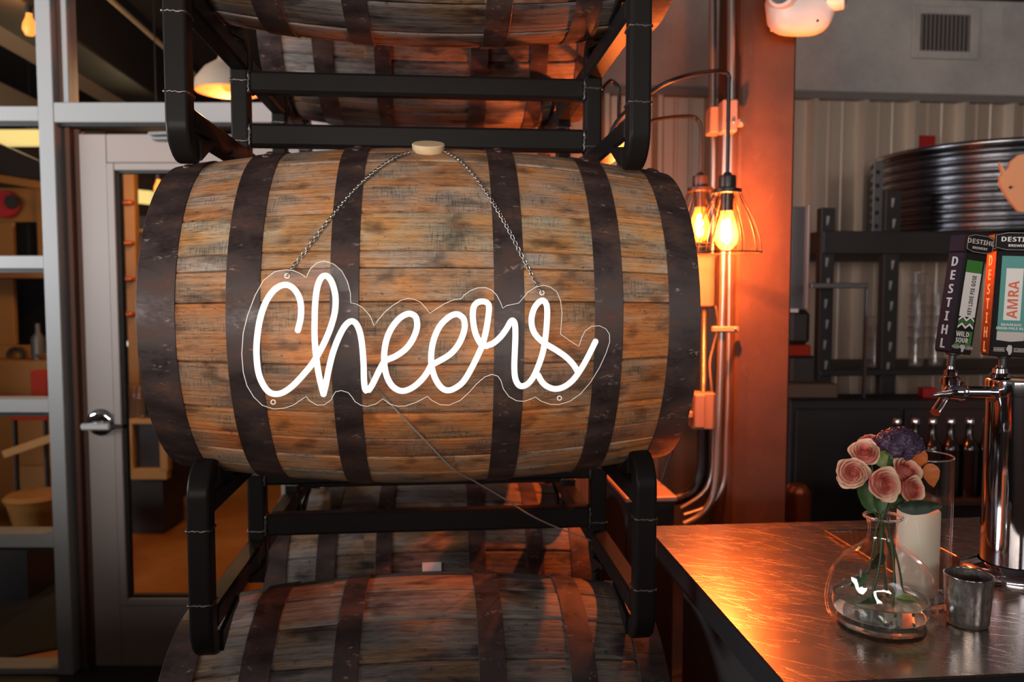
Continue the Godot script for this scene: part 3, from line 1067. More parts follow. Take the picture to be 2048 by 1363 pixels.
func stave(a0: float, a1: float, tint: Color, seedn: int, main: bool) -> ArrayMesh:
	var g := Geo.new()
	g.tint = tint
	var r := RandomNumberGenerator.new()
	r.seed = seedn
	var off := r.randf()
	var uo := r.randf()
	var proud := r.randf_range(-0.0006, 0.0008)
	var nx := 30 if main else 16
	var ts := [0.0, 0.016, 0.035, 0.08, 0.3, 0.5, 0.7, 0.92, 0.97, 0.988, 1.0] if main else [0.0, 0.03, 0.1, 0.5, 0.9, 0.97, 1.0]
	var dr := [0.010, 0.0034, 0.0010, 0.0, 0.0, 0.0, 0.0, 0.0, 0.0010, 0.0034, 0.010] if main else [0.006, 0.0012, 0.0, 0.0, 0.0, 0.0012, 0.006]
	var rows := []
	for j in ts.size():
		var row := PackedVector3Array()
		var a: float = lerpf(a0, a1, ts[j])
		for k in nx + 1:
			var x := -BL / 2 + BL * k / nx
			var rr: float = bulge(x) - dr[j] + proud
			row.append(Vector3(x, rr * sin(a), rr * cos(a)))
		rows.append(row)
	var first := g.v.size()
	g.grid(rows, -1.0)
	var wide := absf(a1 - a0) * R0 / (BL / 2)
	for k in range(first, g.v.size()):
		var p := g.v[k]
		if g.n[k].dot(Vector3(0, p.y, p.z)) < 0:
			g.n[k] = -g.n[k]
		var row := (k - first) / (nx + 1)
		g.t[k] = Vector2(p.x / BL + uo, off + ts[row] * wide)
	# faces were wound before the normals were settled: wind them again
	var ids := g.i
	g.i = PackedInt32Array()
	for k in range(0, ids.size(), 3):
		g.face(ids[k], ids[k + 1], ids[k + 2])
	for s: float in [-1.0, 1.0]:   # ends and the inside of the chime
		var x := s * BL / 2
		var rin := R1 - 0.024
		var am := (a0 + a1) / 2
		g.poly([Vector3(x, (R1 - 0.003) * sin(a0), (R1 - 0.003) * cos(a0)), Vector3(x, R1 * sin(am), R1 * cos(am)), Vector3(x, (R1 - 0.003) * sin(a1), (R1 - 0.003) * cos(a1)), Vector3(x, rin * sin(a1), rin * cos(a1)), Vector3(x, rin * sin(a0), rin * cos(a0))], Vector3(s, 0, 0))
		g.poly([Vector3(x, rin * sin(a0), rin * cos(a0)), Vector3(x, rin * sin(a1), rin * cos(a1)), Vector3(x - s * 0.05, rin * sin(a1), rin * cos(a1)), Vector3(x - s * 0.05, rin * sin(a0), rin * cos(a0))], -Vector3(0, sin(am), cos(am)))
	return g.mesh()

func hoop_mesh(x0: float, x1: float) -> ArrayMesh:
	var g := Geo.new()
	var n := 8
	var th := 0.0028
	var rows := []
	for k in n + 5:
		var row := PackedVector3Array()
		var x := x0
		var r := 0.0
		if k == 0:
			x = x0 + 0.0004
			r = bulge(x0) - 0.001
		elif k == n + 4:
			x = x1 - 0.0004
			r = bulge(x1) - 0.001
		else:
			var q := clampf((k - 2.0) / n, 0, 1)
			x = lerpf(x0, x1, q)
			r = bulge(x) + th
			if k == 1:
				r -= 0.0007
			elif k == n + 3:
				r -= 0.0007
			elif k == 2:
				x += 0.0008
			elif k == n + 2:
				x -= 0.0008
		for s in 97:
			var a := TAU * s / 96
			row.append(Vector3(x, r * sin(a), r * cos(a)))
		rows.append(row)
	var nc := 97
	var first := g.v.size()
	for k in rows.size():
		for s in nc:
			var p: Vector3 = rows[k][s]
			var nn := Vector3(0, p.y, p.z).normalized()
			if k <= 1:
				nn = (nn * 0.5 + Vector3(-1, 0, 0)).normalized()
			elif k >= n + 3:
				nn = (nn * 0.5 + Vector3(1, 0, 0)).normalized()
			g.vert(p, nn, Vector2(float(s) / 96 * 4.0, (p.x + 0.5) * 2.0))
	for k in rows.size() - 1:
		for s in 96:
			var a := first + k * nc + s
			g.face(a, a + 1, a + nc + 1)
			g.face(a, a + nc + 1, a + nc)
	return g.mesh()

func make_barrel(label: String, main: bool) -> Node3D:
	var t := thing("barrel", label, "barrel", Vector3.ZERO)
	var wood: Material = M["aged oak"] if main else M["grey oak"]
	var r := RandomNumberGenerator.new()
	r.seed = 9 if main else 33
	var edges := []
	var tints := []
	if main:
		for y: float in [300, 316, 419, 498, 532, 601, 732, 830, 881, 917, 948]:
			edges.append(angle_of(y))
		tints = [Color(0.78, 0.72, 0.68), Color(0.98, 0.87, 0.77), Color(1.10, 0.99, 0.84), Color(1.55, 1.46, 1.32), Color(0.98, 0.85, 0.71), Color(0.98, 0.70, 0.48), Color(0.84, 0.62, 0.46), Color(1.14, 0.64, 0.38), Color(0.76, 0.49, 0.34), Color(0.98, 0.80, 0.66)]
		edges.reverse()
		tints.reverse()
	else:
		edges = [0.0]
	var a: float = edges[-1]
	while a < edges[0] + TAU - 0.36:
		a += r.randf_range(0.16, 0.32)
		edges.append(a)
	edges.append(edges[0] + TAU)
	for k in edges.size() - 1:
		var q := r.randf_range(0.55, 1.05)
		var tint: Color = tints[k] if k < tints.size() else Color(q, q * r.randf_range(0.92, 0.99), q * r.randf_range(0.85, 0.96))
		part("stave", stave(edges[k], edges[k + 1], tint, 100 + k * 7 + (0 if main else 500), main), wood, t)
	var head := Geo.new()
	for s: float in [-1.0, 1.0]:
		head.xf = Transform3D(Basis(Vector3.BACK, -s * PI / 2), Vector3(s * (BL / 2 - 0.032), 0, 0))
		head.lathe([Vector2(0, 0.004), Vector2(R1 - 0.05, 0.004), Vector2(R1 - 0.022, -0.004)], 48)
		part("head", head.mesh(), wood, t)
		head = Geo.new()
	for e: Array in [[-0.4545, -0.392], [-0.312, -0.258], [-0.150, -0.105], [0.106, 0.154], [0.270, 0.318], [0.398, 0.4545]]:
		var h := part("hoop", hoop_mesh(e[0], e[1]), M["rusty hoop iron"], t)
		var g := Geo.new()
		g.lathe([Vector2(0.0085, 0.0), Vector2(0.008, 0.0022), Vector2(0.005, 0.004), Vector2(0, 0.0045)], 14)
		var gm := g.mesh()
		for q in 2:
			var xx: float = lerpf(e[0], e[1], 0.5)
			var al := deg_to_rad(71.0 + q * 6.0 + e[0] * 4)
			var rv := part("rivet", gm, M["rusty rivet"], h)
			rv.transform = Transform3D(Basis(Vector3.RIGHT, PI / 2 - al), Vector3(xx, (bulge(xx) + 0.0026) * sin(al), (bulge(xx) + 0.0026) * cos(al)))
	return t

func build_barrels() -> void:
	var b := make_barrel("warm brown oak barrel with six rusty hoops, carrying the white lettering sign", true)
	b.position = Vector3(0, BY, 0)
	var p := make_barrel("grey brown oak barrel in the front row under the barrel with the sign", false)
	p.position = Vector3(-0.02, BY - STEP, 0)
	p.rotation.x = 2.2
	var rest := [["dark oak barrel in the front row above the barrel with the sign", Vector3(0.0, BY + STEP, 0), 0.7], ["dark oak barrel in the rear row, seen between the rails above the bottom front barrel", Vector3(-0.01, BY - STEP, BACK), 3.6], ["dark oak barrel in the rear row, hidden behind the barrel with the sign", Vector3(0, BY, BACK), 5.1], ["dark oak barrel in the rear row, highest, its underside lit orange between the upper rails", Vector3(0.0, BY + STEP, BACK), 4.3]]
	for q: Array in rest:
		var d: Node3D = p.duplicate()
		d.name = numbered("barrel")
		add_child(d, true)
		d.position = q[1]
		d.rotation.x = q[2]
		d.set_meta("label", q[0])
	# a paper tag on the rear bottom barrel
	var hit := Vector3.ZERO
	var s := 1.6
	while s < 2.6:
		hit = EYE + ray(862, 1138) * s
		if Vector2(hit.y - (BY - STEP), hit.z - BACK).length() < R0 + 0.0005:
			break
		s += 0.002
	var tg := box_geo(Vector3(-0.026, -0.012, 0.0), Vector3(0.026, 0.012, 0.0015), 0.0004)
	var tgo := single("paper_tag", tg, M["white plastic"], "small white paper tag on the rear barrel between the rails", "tag")
	tgo.transform = Transform3D(Basis(Vector3.RIGHT, -atan2(hit.y - (BY - STEP), hit.z - BACK)), hit)
	# the wooden bung that the sign hangs from
	var al := deg_to_rad(69.0)
	var c := Vector3(at_z(855, 297, 0.11).x, BY + R0 * sin(al), R0 * cos(al))
	var g := Geo.new()
	g.lathe([Vector2(0, -0.01), Vector2(0.022, -0.01), Vector2(0.0285, 0.001), Vector2(0.0295, 0.012), Vector2(0.028, 0.0138), Vector2(0, 0.0142)], 36)
	g.xf = Transform3D.IDENTITY
	var o := single("bung", g, M["pale birch"], "pale round wooden bung in the top of the barrel with the sign", "bung")
	o.transform = Transform3D(Basis(Vector3.RIGHT, PI / 2 - al), c)


# ---------- racks ----------
func make_rack(label: String) -> Node3D:   # its origin lies on the axis of the barrels that it carries, midway between its ends
	var t := thing("barrel_rack", label, "rack")
	var w := 0.039
	var sq := square_prof(w, w, 0.007)
	var hx := 0.385
	var arc := func(c: Vector3, r: float, a0: float, a1: float) -> Array:
		var o := []
		for k in 7:
			var a := lerpf(a0, a1, k / 6.0)
			o.append(c + Vector3(0, sin(a) * r, cos(a) * r))
		return o
	var top := -0.241 - w / 2
	var low := -0.590 + w / 2
	var ww := w / 2 - 0.0012
	var weld_path := [Vector3(ww, 0, ww), Vector3(-ww, 0, ww), Vector3(-ww, 0, -ww), Vector3(ww, 0, -ww)]
	var wp := []
	var rr := RandomNumberGenerator.new()
	rr.seed = 3
	for k in 4:
		for s in 8:
			var q: Vector3 = (weld_path[k] as Vector3).lerp(weld_path[(k + 1) % 4], s / 8.0)
			wp.append(q + Vector3(0, rr.randf_range(-0.0016, 0.0016), 0))
	var sizes := []
	for k in wp.size():
		sizes.append(rr.randf_range(0.6, 1.25))
	var wg := Geo.new()
	wg.sweep(wp, round_prof(0.0032, 6), Vector3.ZERO, true, false, sizes)
	var weld := wg.mesh()
	for s: float in [-1.0, 1.0]:
		for z: float in [0.20, -0.22, BACK + 0.215, BACK - 0.20]:
			var inward := -1.0 if z > -0.1 or (z < -0.5 and z > -0.8) else 1.0
			var r := 0.042
			var zc := z + inward * r
			var path := []
			var up_a: Array = arc.call(Vector3(s * hx, top - r, 0), r, PI / 2, 0.0)
			var dn_a: Array = arc.call(Vector3(s * hx, low + r, 0), r, 0.0, -PI / 2)
			for q: Vector3 in up_a + dn_a:
				path.append(Vector3(q.x, q.y, zc - inward * q.z))
			var g := Geo.new()
			g.sweep(path, sq, Vector3.RIGHT)
			var po := part("post", g.mesh(), M["black rack paint"], t)
			for y: float in [-0.355, -0.483]:
				part("weld", weld, M["weld bead"], po, Vector3(s * hx, y, z))
		var x0 := s * hx - w / 2
		var x1 := s * hx + w / 2
		for e: Array in [[0.18, -0.20], [-0.24, BACK + 0.235], [BACK + 0.195, BACK - 0.18]]:
			part("top_bar", box_geo(Vector3(x0, -0.334, e[1]), Vector3(x1, -0.2955, e[0]), 0.005).mesh(), M["black rack paint"], t)
			part("bottom_bar", box_geo(Vector3(x0, -0.540, e[1]), Vector3(x1, -0.500, e[0]), 0.005).mesh(), M["black rack paint"], t)
		# cradle plates that wedge the barrels above and below
		for zc: float in [0.0, BACK]:
			for k: float in [-1.0, 1.0]:
				var xa := s * hx - s * w * 0.5
				var g := Geo.new()
				var p2 := PackedVector2Array([Vector2(k * 0.165, -0.283), Vector2(k * 0.165, -0.255), Vector2(k * 0.10, -0.2885), Vector2(k * 0.06, -0.2955), Vector2(k * 0.06, -0.302)])
				g.xf = Transform3D(Basis(Vector3(0, 0, 1), Vector3(0, 1, 0), Vector3(-1, 0, 0)), Vector3(xa, 0, zc))
				g.slab(p2, -0.004, 0.004)
				part("cradle_plate", g.mesh(), M["black rack paint"], t)
				g = Geo.new()
				var p3 := PackedVector2Array([Vector2(k * 0.165, -0.55), Vector2(k * 0.165, -0.585), Vector2(k * 0.09, -0.548), Vector2(k * 0.05, -0.541), Vector2(k * 0.05, -0.53)])
				g.xf = Transform3D(Basis(Vector3(0, 0, 1), Vector3(0, 1, 0), Vector3(-1, 0, 0)), Vector3(xa, 0, zc))
				g.slab(p3, -0.004, 0.004)
				part("cradle_plate", g.mesh(), M["black rack paint"], t)
	for z: float in [-0.2005, BACK + 0.22]:
		for y: Array in [[-0.380, -0.334], [-0.494, -0.445]]:
			if z < -0.5 and y[0] > -0.4:
				continue
			var g := box_geo(Vector3(-hx + w / 2, y[0], z - 0.036), Vector3(hx - w / 2, y[1], z), 0.006)
			var ra := part("rail", g.mesh(), M["black rack paint"], t)
			for s: float in [-1.0, 1.0]:
				var wl := part("weld", weld, M["weld bead"], ra)
				wl.transform = Transform3D(Basis(Vector3.BACK, PI / 2).scaled(Vector3(1, 1.15, 0.95)), Vector3(s * (hx - w / 2 - 0.001), (y[0] + y[1]) / 2, z - 0.018))
	return t

func build_racks() -> void:
	var t := make_rack("black steel barrel rack between the upper barrels and the barrel with the sign")
	t.position = Vector3(-0.020, BY + STEP, 0)
	var d: Node3D = t.duplicate()
	d.name = numbered("barrel_rack")
	add_child(d, true)
	d.position = Vector3(-0.002, BY, 0)
	d.set_meta("label", "black steel barrel rack right under the barrel with the sign")
	d = t.duplicate()
	d.name = numbered("barrel_rack")
	add_child(d, true)
	d.position = Vector3(-0.010, BY - STEP, 0)
	d.set_meta("label", "black steel barrel rack on the floor under the bottom barrels")


# ---------- the lettering sign ----------
const SZ := 0.340    # its sheet's back

func crop(list: Array, ox: float, oy: float, k: float) -> Array:   # places read from an enlarged part of the picture
	var out := []
	for q: Array in list:
		out.append(Vector2(ox + q[0] / k, oy + q[1] / k))
	return out

func on_sign(p: Vector2, z := SZ) -> Vector3:
	return at_z(p.x, p.y, z)

func build_sign() -> void:
	var c1 := func(l: Array) -> Array: return crop(l, 470, 500, 4.01)
	var c2 := func(l: Array) -> Array: return crop(l, 720, 540, 4.543)
	var c3 := func(l: Array) -> Array: return crop(l, 960, 540, 4.543)
	var t := thing("neon_sign", "clear acrylic sign with white glowing script reading Cheers, hung on the barrel", "sign")
	var strokes := []
	strokes.append(c1.call([[485, 640], [508, 540], [510, 440], [490, 360], [445, 297], [390, 273], [330, 288], [270, 340], [215, 435], [175, 565], [153, 720], [150, 850], [165, 980], [200, 1075], [250, 1140], [310, 1158], [375, 1140], [450, 1085], [530, 1000], [600, 915], [650, 835], [700, 740], [750, 620], [785, 490], [790, 370], [768, 270], [738, 215], [705, 199], [670, 222], [641, 300], [626, 420], [621, 560], [621, 700], [633, 850], [655, 1000], [678, 1100], [693, 1158]]))
	strokes.append(c1.call([[693, 1158], [712, 1080], [735, 960], [770, 820], [820, 690], [870, 602], [920, 567], [960, 592], [990, 665], [1008, 780], [1018, 920], [1021, 1040], [1030, 1115], [1050, 1136]]) + c2.call([[60, 1100], [100, 1040], [165, 905], [205, 835]]))
	strokes.append(c2.call([[205, 828], [250, 808], [310, 783], [400, 720], [468, 630], [508, 520], [500, 430], [460, 396], [410, 397], [340, 442], [270, 532], [226, 640], [207, 760], [211, 880], [236, 980], [285, 1060], [360, 1101], [440, 1085], [520, 1030], [590, 950], [640, 860]]))
	strokes.append(c2.call([[640, 862], [720, 822], [820, 758], [898, 660], [943, 540], [941, 450], [905, 408], [860, 397], [800, 424], [730, 490], [680, 580], [648, 690], [638, 800], [648, 900], [680, 995], [730, 1068], [785, 1096], [850, 1080], [930, 1020], [1000, 910], [1070, 770], [1108, 680], [1140, 560], [1163, 420], [1170, 330], [1152, 292], [1110, 279], [1060, 292], [1027, 340], [1022, 440], [1042, 560], [1080, 648], [1115, 684], [1155, 688]]) + c3.call([[70, 683], [120, 662], [185, 605], [240, 532], [275, 470], [298, 455], [318, 490], [322, 600], [316, 760], [312, 880], [320, 980], [346, 1040], [385, 1058], [440, 1033], [490, 968], [530, 880], [565, 780], [590, 670], [605, 550], [614, 420], [612, 330], [596, 287], [570, 271], [532, 292], [492, 350], [470, 440], [480, 530], [520, 602], [590, 662], [700, 728], [790, 792], [855, 860], [897, 930]]))
	strokes.append(c3.call([[530, 955], [570, 1022], [622, 1064], [690, 1083], [770, 1063], [850, 1002], [920, 908], [985, 795], [1058, 648]]))
	for st: Array in strokes:
		var path := []
		for p: Vector2 in smooth(st, 5):
			path.append(on_sign(p, SZ + 0.012))
		var g := Geo.new()
		g.sweep(path, round_prof(0.0047, 12), Vector3.ZERO, false, false)
		for e: int in [0, path.size() - 1]:
			g.ball(path[e], Vector3.ONE * 0.0047, 12)
		part("neon_tube", g.mesh(), M["white neon"], t)
	# sheet
	var o2 := []
	o2 += c1.call([[555, 215], [510, 182], [450, 157], [390, 150], [300, 166], [210, 235], [140, 360], [80, 520], [45, 660], [33, 830], [45, 980], [75, 1090], [130, 1180], [200, 1248], [290, 1277], [380, 1270], [450, 1246], [510, 1205], [555, 1175], [580, 1210], [640, 1245], [700, 1244], [755, 1205], [775, 1165], [792, 1138], [840, 1128], [895, 1145], [925, 1180], [950, 1218], [1000, 1248]])
	o2 += c2.call([[50, 1242], [130, 1220], [195, 1172], [260, 1220], [330, 1240], [400, 1238], [500, 1205], [570, 1168], [603, 1150], [650, 1190], [720, 1225], [800, 1230], [900, 1190], [980, 1120], [1060, 1030], [1130, 972], [1190, 950]])
	o2 += c3.call([[115, 950], [160, 965], [188, 1005], [210, 1080], [260, 1150], [330, 1190], [400, 1195], [460, 1175], [503, 1155], [560, 1195], [640, 1222], [720, 1225], [820, 1195], [920, 1125], [1010, 1020], [1090, 890], [1150, 760], [1186, 650], [1184, 580], [1150, 530], [1090, 502], [1020, 508], [960, 550], [930, 610], [903, 690], [870, 672], [810, 632], [735, 580], [742, 480], [748, 380], [735, 270], [700, 190], [640, 147], [580, 132], [510, 147], [440, 190], [390, 250], [350, 295], [300, 305], [240, 318], [205, 342], [185, 290], [150, 222], [100, 172], [40, 150]])
	o2 += c2.call([[1060, 155], [990, 185], [940, 222], [915, 255], [850, 262], [760, 300], [690, 345], [625, 388], [590, 340], [540, 285], [480, 259], [430, 252], [370, 265], [280, 320], [210, 380], [150, 452]])
	o2 += c1.call([[1105, 605], [1070, 522], [1012, 457], [960, 427], [915, 418], [912, 340], [890, 250], [842, 160], [780, 106], [700, 79], [640, 96], [590, 140], [562, 195]])
	var outline := PackedVector2Array()
	var last := Vector2.INF
	for q: Vector2 in o2:
		if last == Vector2.INF or q.distance_to(last) > 2.0:
			var p := on_sign(q)
			outline.append(Vector2(p.x, p.y))
			last = q
	var face := Geo.new()
	var rim := Geo.new()
	face.slab(outline, SZ, SZ + 0.004, rim)
	part("acrylic_sheet", face.mesh(), M["clear acrylic"], t)
	var loop := []
	for p in outline:
		loop.append(Vector3(p.x, p.y, SZ + 0.0022))
	var g2 := Geo.new()
	g2.sweep(loop, round_prof(0.00055, 6), Vector3(0, 0, 1), true)
	part("sheet_edge", g2.mesh(), M["acrylic edge"], t)
	for q: Vector2 in [Vector2(569, 550), Vector2(1084.5, 584), Vector2(541, 805), Vector2(1120, 797)]:
		var ring := []
		for k in 20:
			ring.append(on_sign(q, SZ + 0.0046) + Vector3(cos(TAU * k / 20), sin(TAU * k / 20), 0) * 0.0033)
		g2 = Geo.new()
		g2.sweep(ring, round_prof(0.0009, 6), Vector3.ZERO, true)
		part("eyelet", g2.mesh(), M["acrylic edge"], t)
	# light that the letters give: small, just in front of their faces
	for q: Vector2 in [Vector2(560, 690), Vector2(790, 700), Vector2(1000, 700)]:
		omni("neon", on_sign(q, SZ + 0.05), rgb(255, 250, 242), 0.003, 0.05)
	# chains
	chain([[824, 298], [790, 310], [745, 340], [700, 382], [655, 436], [612, 492], [585, 528], [570, 549]], "left chain", "thin silver chain from the bung down to the sign's left end above the letter C")
	chain([[888, 298], [920, 318], [955, 356], [985, 400], [1015, 452], [1042, 505], [1068, 555], [1084, 583]], "right chain", "thin silver chain from the bung down to the sign's right end above the letter s")
	# feed cable
	var pts := []
	for q: Array in [[735, 742, 0], [742, 768, 0], [762, 792, 0], [800, 832, 0], [850, 884, 0], [905, 940, 0]]:
		var p := on_barrel(q[0], q[1], 0.0065)
		if p.z > SZ - 0.004:
			p = on_sign(Vector2(q[0], q[1]), SZ - 0.004)
		pts.append(p)
	pts[0] = on_sign(Vector2(735, 742), SZ - 0.003)
	pts[1] = on_sign(Vector2(743, 772), SZ - 0.003)
	for q: Array in [[950, 966, 0.12], [1008, 1000, 0.02], [1055, 1030, -0.06], [1100, 1052, -0.12], [1150, 1072, -0.17], [1185, 1085, -0.196], [1216, 1098, -0.26]]:
		pts.append(at_z(q[0], q[1], q[2]))
	single("feed_cable", tube(smooth(pts, 8), 0.0016, 8), M["clear cable"], "thin grey feed cable hanging from the sign down across the rack rails", "cable")

func chain(px: Array, _which: String, label: String) -> void:
	var pts := []
	for q: Array in px:
		var p := on_barrel(q[0], q[1], 0.0055)
		if q == px[-1]:
			p = on_sign(Vector2(q[0], q[1]), SZ + 0.005)
		pts.append(p)
	var path := smooth(pts, 24)
	var total := 0.0
	for k in path.size() - 1:
		total += path[k].distance_to(path[k + 1])
	var link := 0.0056
	var n := int(total / link)
	var g := Geo.new()
	var done := 0.0
	var seg := 0
	for k in n:
		var want := (k + 0.5) * link
		while seg < path.size() - 2 and done + path[seg].distance_to(path[seg + 1]) < want:
			done += path[seg].distance_to(path[seg + 1])
			seg += 1
		var a: Vector3 = path[seg]
		var b: Vector3 = path[seg + 1]
		var d := (b - a).normalized()
		var c: Vector3 = a + d * (want - done)
		var side := d.cross(Vector3(0, 0.5, 1)).normalized()
		side = side.rotated(d, (0.75 if k % 2 else -0.75))
		var lp := []
		for s in 12:
			var w := TAU * s / 12
			lp.append(c + d * cos(w) * 0.0042 + side * sin(w) * 0.0029)
		g.sweep(lp, round_prof(0.0009, 5), Vector3.ZERO, true)
	var t := thing("hanging_chain", label, "chain", Vector3.ZERO, "")
	var o := part("chain_links", g.mesh(), M["nickel chain"], t)
	o.set_meta("kind", "stuff")
	g = Geo.new()
	var e: Vector3 = path[-1]
	var hook := smooth([path[-14] + Vector3(0, 0, 0.001), path[-8] + Vector3(0.001, 0, 0.004), e + Vector3(0, 0, 0.003), e + Vector3(0, -0.003, -0.003)], 6)
	g.sweep(hook, round_prof(0.0012, 6))
	part("end_hook", g.mesh(), M["nickel chain"], t)


# ---------- cage lamps on curved arms ----------
func cage_lamp(label: String, ring: Vector3, arm: Array, turn: float, energy: float) -> void:
	var t := thing("cage_lamp", label, "lamp", ring, "")
	t.rotation.y = turn
	var g := Geo.new()
	g.lathe([Vector2(0, 0.226), Vector2(0.010, 0.226), Vector2(0.012, 0.219), Vector2(0.023, 0.217), Vector2(0.0245, 0.212), Vector2(0.0245, 0.184), Vector2(0.027, 0.182), Vector2(0.040, 0.179), Vector2(0.0405, 0.168), Vector2(0.036, 0.165), Vector2(0, 0.165)], 28)
	part("socket", g.mesh(), M["bakelite"], t)
	g = Geo.new()
	g.lathe([Vector2(0.0, 0.166), Vector2(0.0185, 0.165), Vector2(0.0175, 0.118), Vector2(0, 0.117)], 22)
	part("bulb_cap", g.mesh(), M["bakelite"], t)
	for k in 12:
		var a := TAU * k / 12
		var path := smooth([Vector3(0.037, 0.168, 0), Vector3(0.046, 0.147, 0), Vector3(0.068, 0.104, 0), Vector3(0.088, 0.053, 0), Vector3(0.098, 0.0, 0)], 5)
		var rot := []
		for p: Vector3 in path:
			rot.append(p.rotated(Vector3.UP, a))
		part("cage_wire", tube(rot, 0.0016, 6).mesh(), M["dark cage wire"], t)
	var loop := []
	for k in 40:
		loop.append(Vector3(cos(TAU * k / 40) * 0.098, 0, sin(TAU * k / 40) * 0.098))
	g = Geo.new()
	g.sweep(loop, round_prof(0.002, 6), Vector3.ZERO, true)
	part("cage_ring", g.mesh(), M["dark cage wire"], t)
	g = Geo.new()
	g.lathe([Vector2(0, 0.006), Vector2(0.008, 0.007), Vector2(0.02, 0.014), Vector2(0.029, 0.027), Vector2(0.0325, 0.042), Vector2(0.031, 0.06), Vector2(0.025, 0.085), Vector2(0.018, 0.108), Vector2(0.0165, 0.118)], 26)
	var b := part("bulb", g.mesh(), M["amber bulb"], t)
	g = Geo.new()
	g.lathe([Vector2(0.0, 0.024), Vector2(0.007, 0.026), Vector2(0.0125, 0.034), Vector2(0.0125, 0.066), Vector2(0.0085, 0.092), Vector2(0.004, 0.096), Vector2(0, 0.096)], 14)
	part("filament", g.mesh(), M["hot filament"], b)
	omni("cage_lamp", ring + Vector3(0, 0.055, 0), Color(1.0, 0.46, 0.19), energy, 0.012)
	var al := []
	for p: Vector3 in arm:
		al.append((p - ring).rotated(Vector3.UP, -turn))
	part("arm", tube(al, 0.0056, 10).mesh(), M["black cord"], t)

func build_lamps() -> void:
	var hub := Vector3(0.428, 1.80, -0.45)
	var r1 := at_d(1457, 503, 2.28)
	var a1 := smooth([hub, at_d(1235, 240, 2.05), at_d(1312, 174, 2.07), at_d(1365, 149, 2.08), at_d(1425, 137, 2.25), at_d(1450, 137, 2.28), Vector3(r1.x, at_d(1459, 146, 2.28).y, r1.z), Vector3(r1.x, at_d(1459, 172, 2.28).y, r1.z), Vector3(r1.x, r1.y + 0.226, r1.z)], 6)
	cage_lamp("cage lamp with a glowing amber bulb, fully in view before the brown column", r1, a1, 0.1, 1.6)
	var r2 := at_d(1403, 487, 2.55)
	var a2 := smooth([hub, at_d(1250, 262, 2.15), at_d(1306, 237, 2.4), at_d(1350, 229, 2.5), at_d(1388, 228, 2.55), at_d(1400, 236, 2.55), Vector3(r2.x, at_d(1403, 255, 2.55).y, r2.z), Vector3(r2.x, r2.y + 0.226, r2.z)], 6)
	cage_lamp("cage lamp with a glowing amber bulb, half hidden by the barrel's right end", r2, a2, 0.3, 0.4)
	var r3 := at_d(1238, 505, 2.3)
	var a3 := smooth([hub, at_d(1196, 250, 2.12), at_d(1205, 180, 2.2), at_d(1218, 160, 2.28), at_d(1227, 157, 2.3), Vector3(r3.x, at_d(1233, 172, 2.3).y, r3.z), Vector3(r3.x, at_d(1234, 200, 2.3).y, r3.z), Vector3(r3.x, r3.y + 0.226, r3.z)], 6)
	cage_lamp("cage lamp mostly hidden behind the barrel with the sign, only its arm in view", r3, a3, 0.2, 0.22)
	var g := Geo.new()
	g.xf = Transform3D(Basis.IDENTITY, Vector3(hub.x, 0, hub.z))
	g.lathe([Vector2(0, 0), Vector2(0.06, 0), Vector2(0.06, 0.012), Vector2(0.012, 0.016), Vector2(0.011, hub.y), Vector2(0.014, hub.y + 0.004), Vector2(0, hub.y + 0.012)], 20)
	single("lamp_stand", g, M["black cord"], "black upright between the barrel rows that carries the cage lamps", "stand")


# ---------- column, conduits, boxes ----------
func px_box(x0: float, y0: float, x1: float, y1: float, far: float, deep: float, ch := 0.004) -> Geo:
	return far_box(x0, y0, x1, y1, far, deep, 0.0, ch)

func px_path(l: Array, far: float) -> Array:
	var o := []
	for q: Array in l:
		o.append(at_d(q[0], q[1], q[2] if q.size() > 2 else far))
	return o

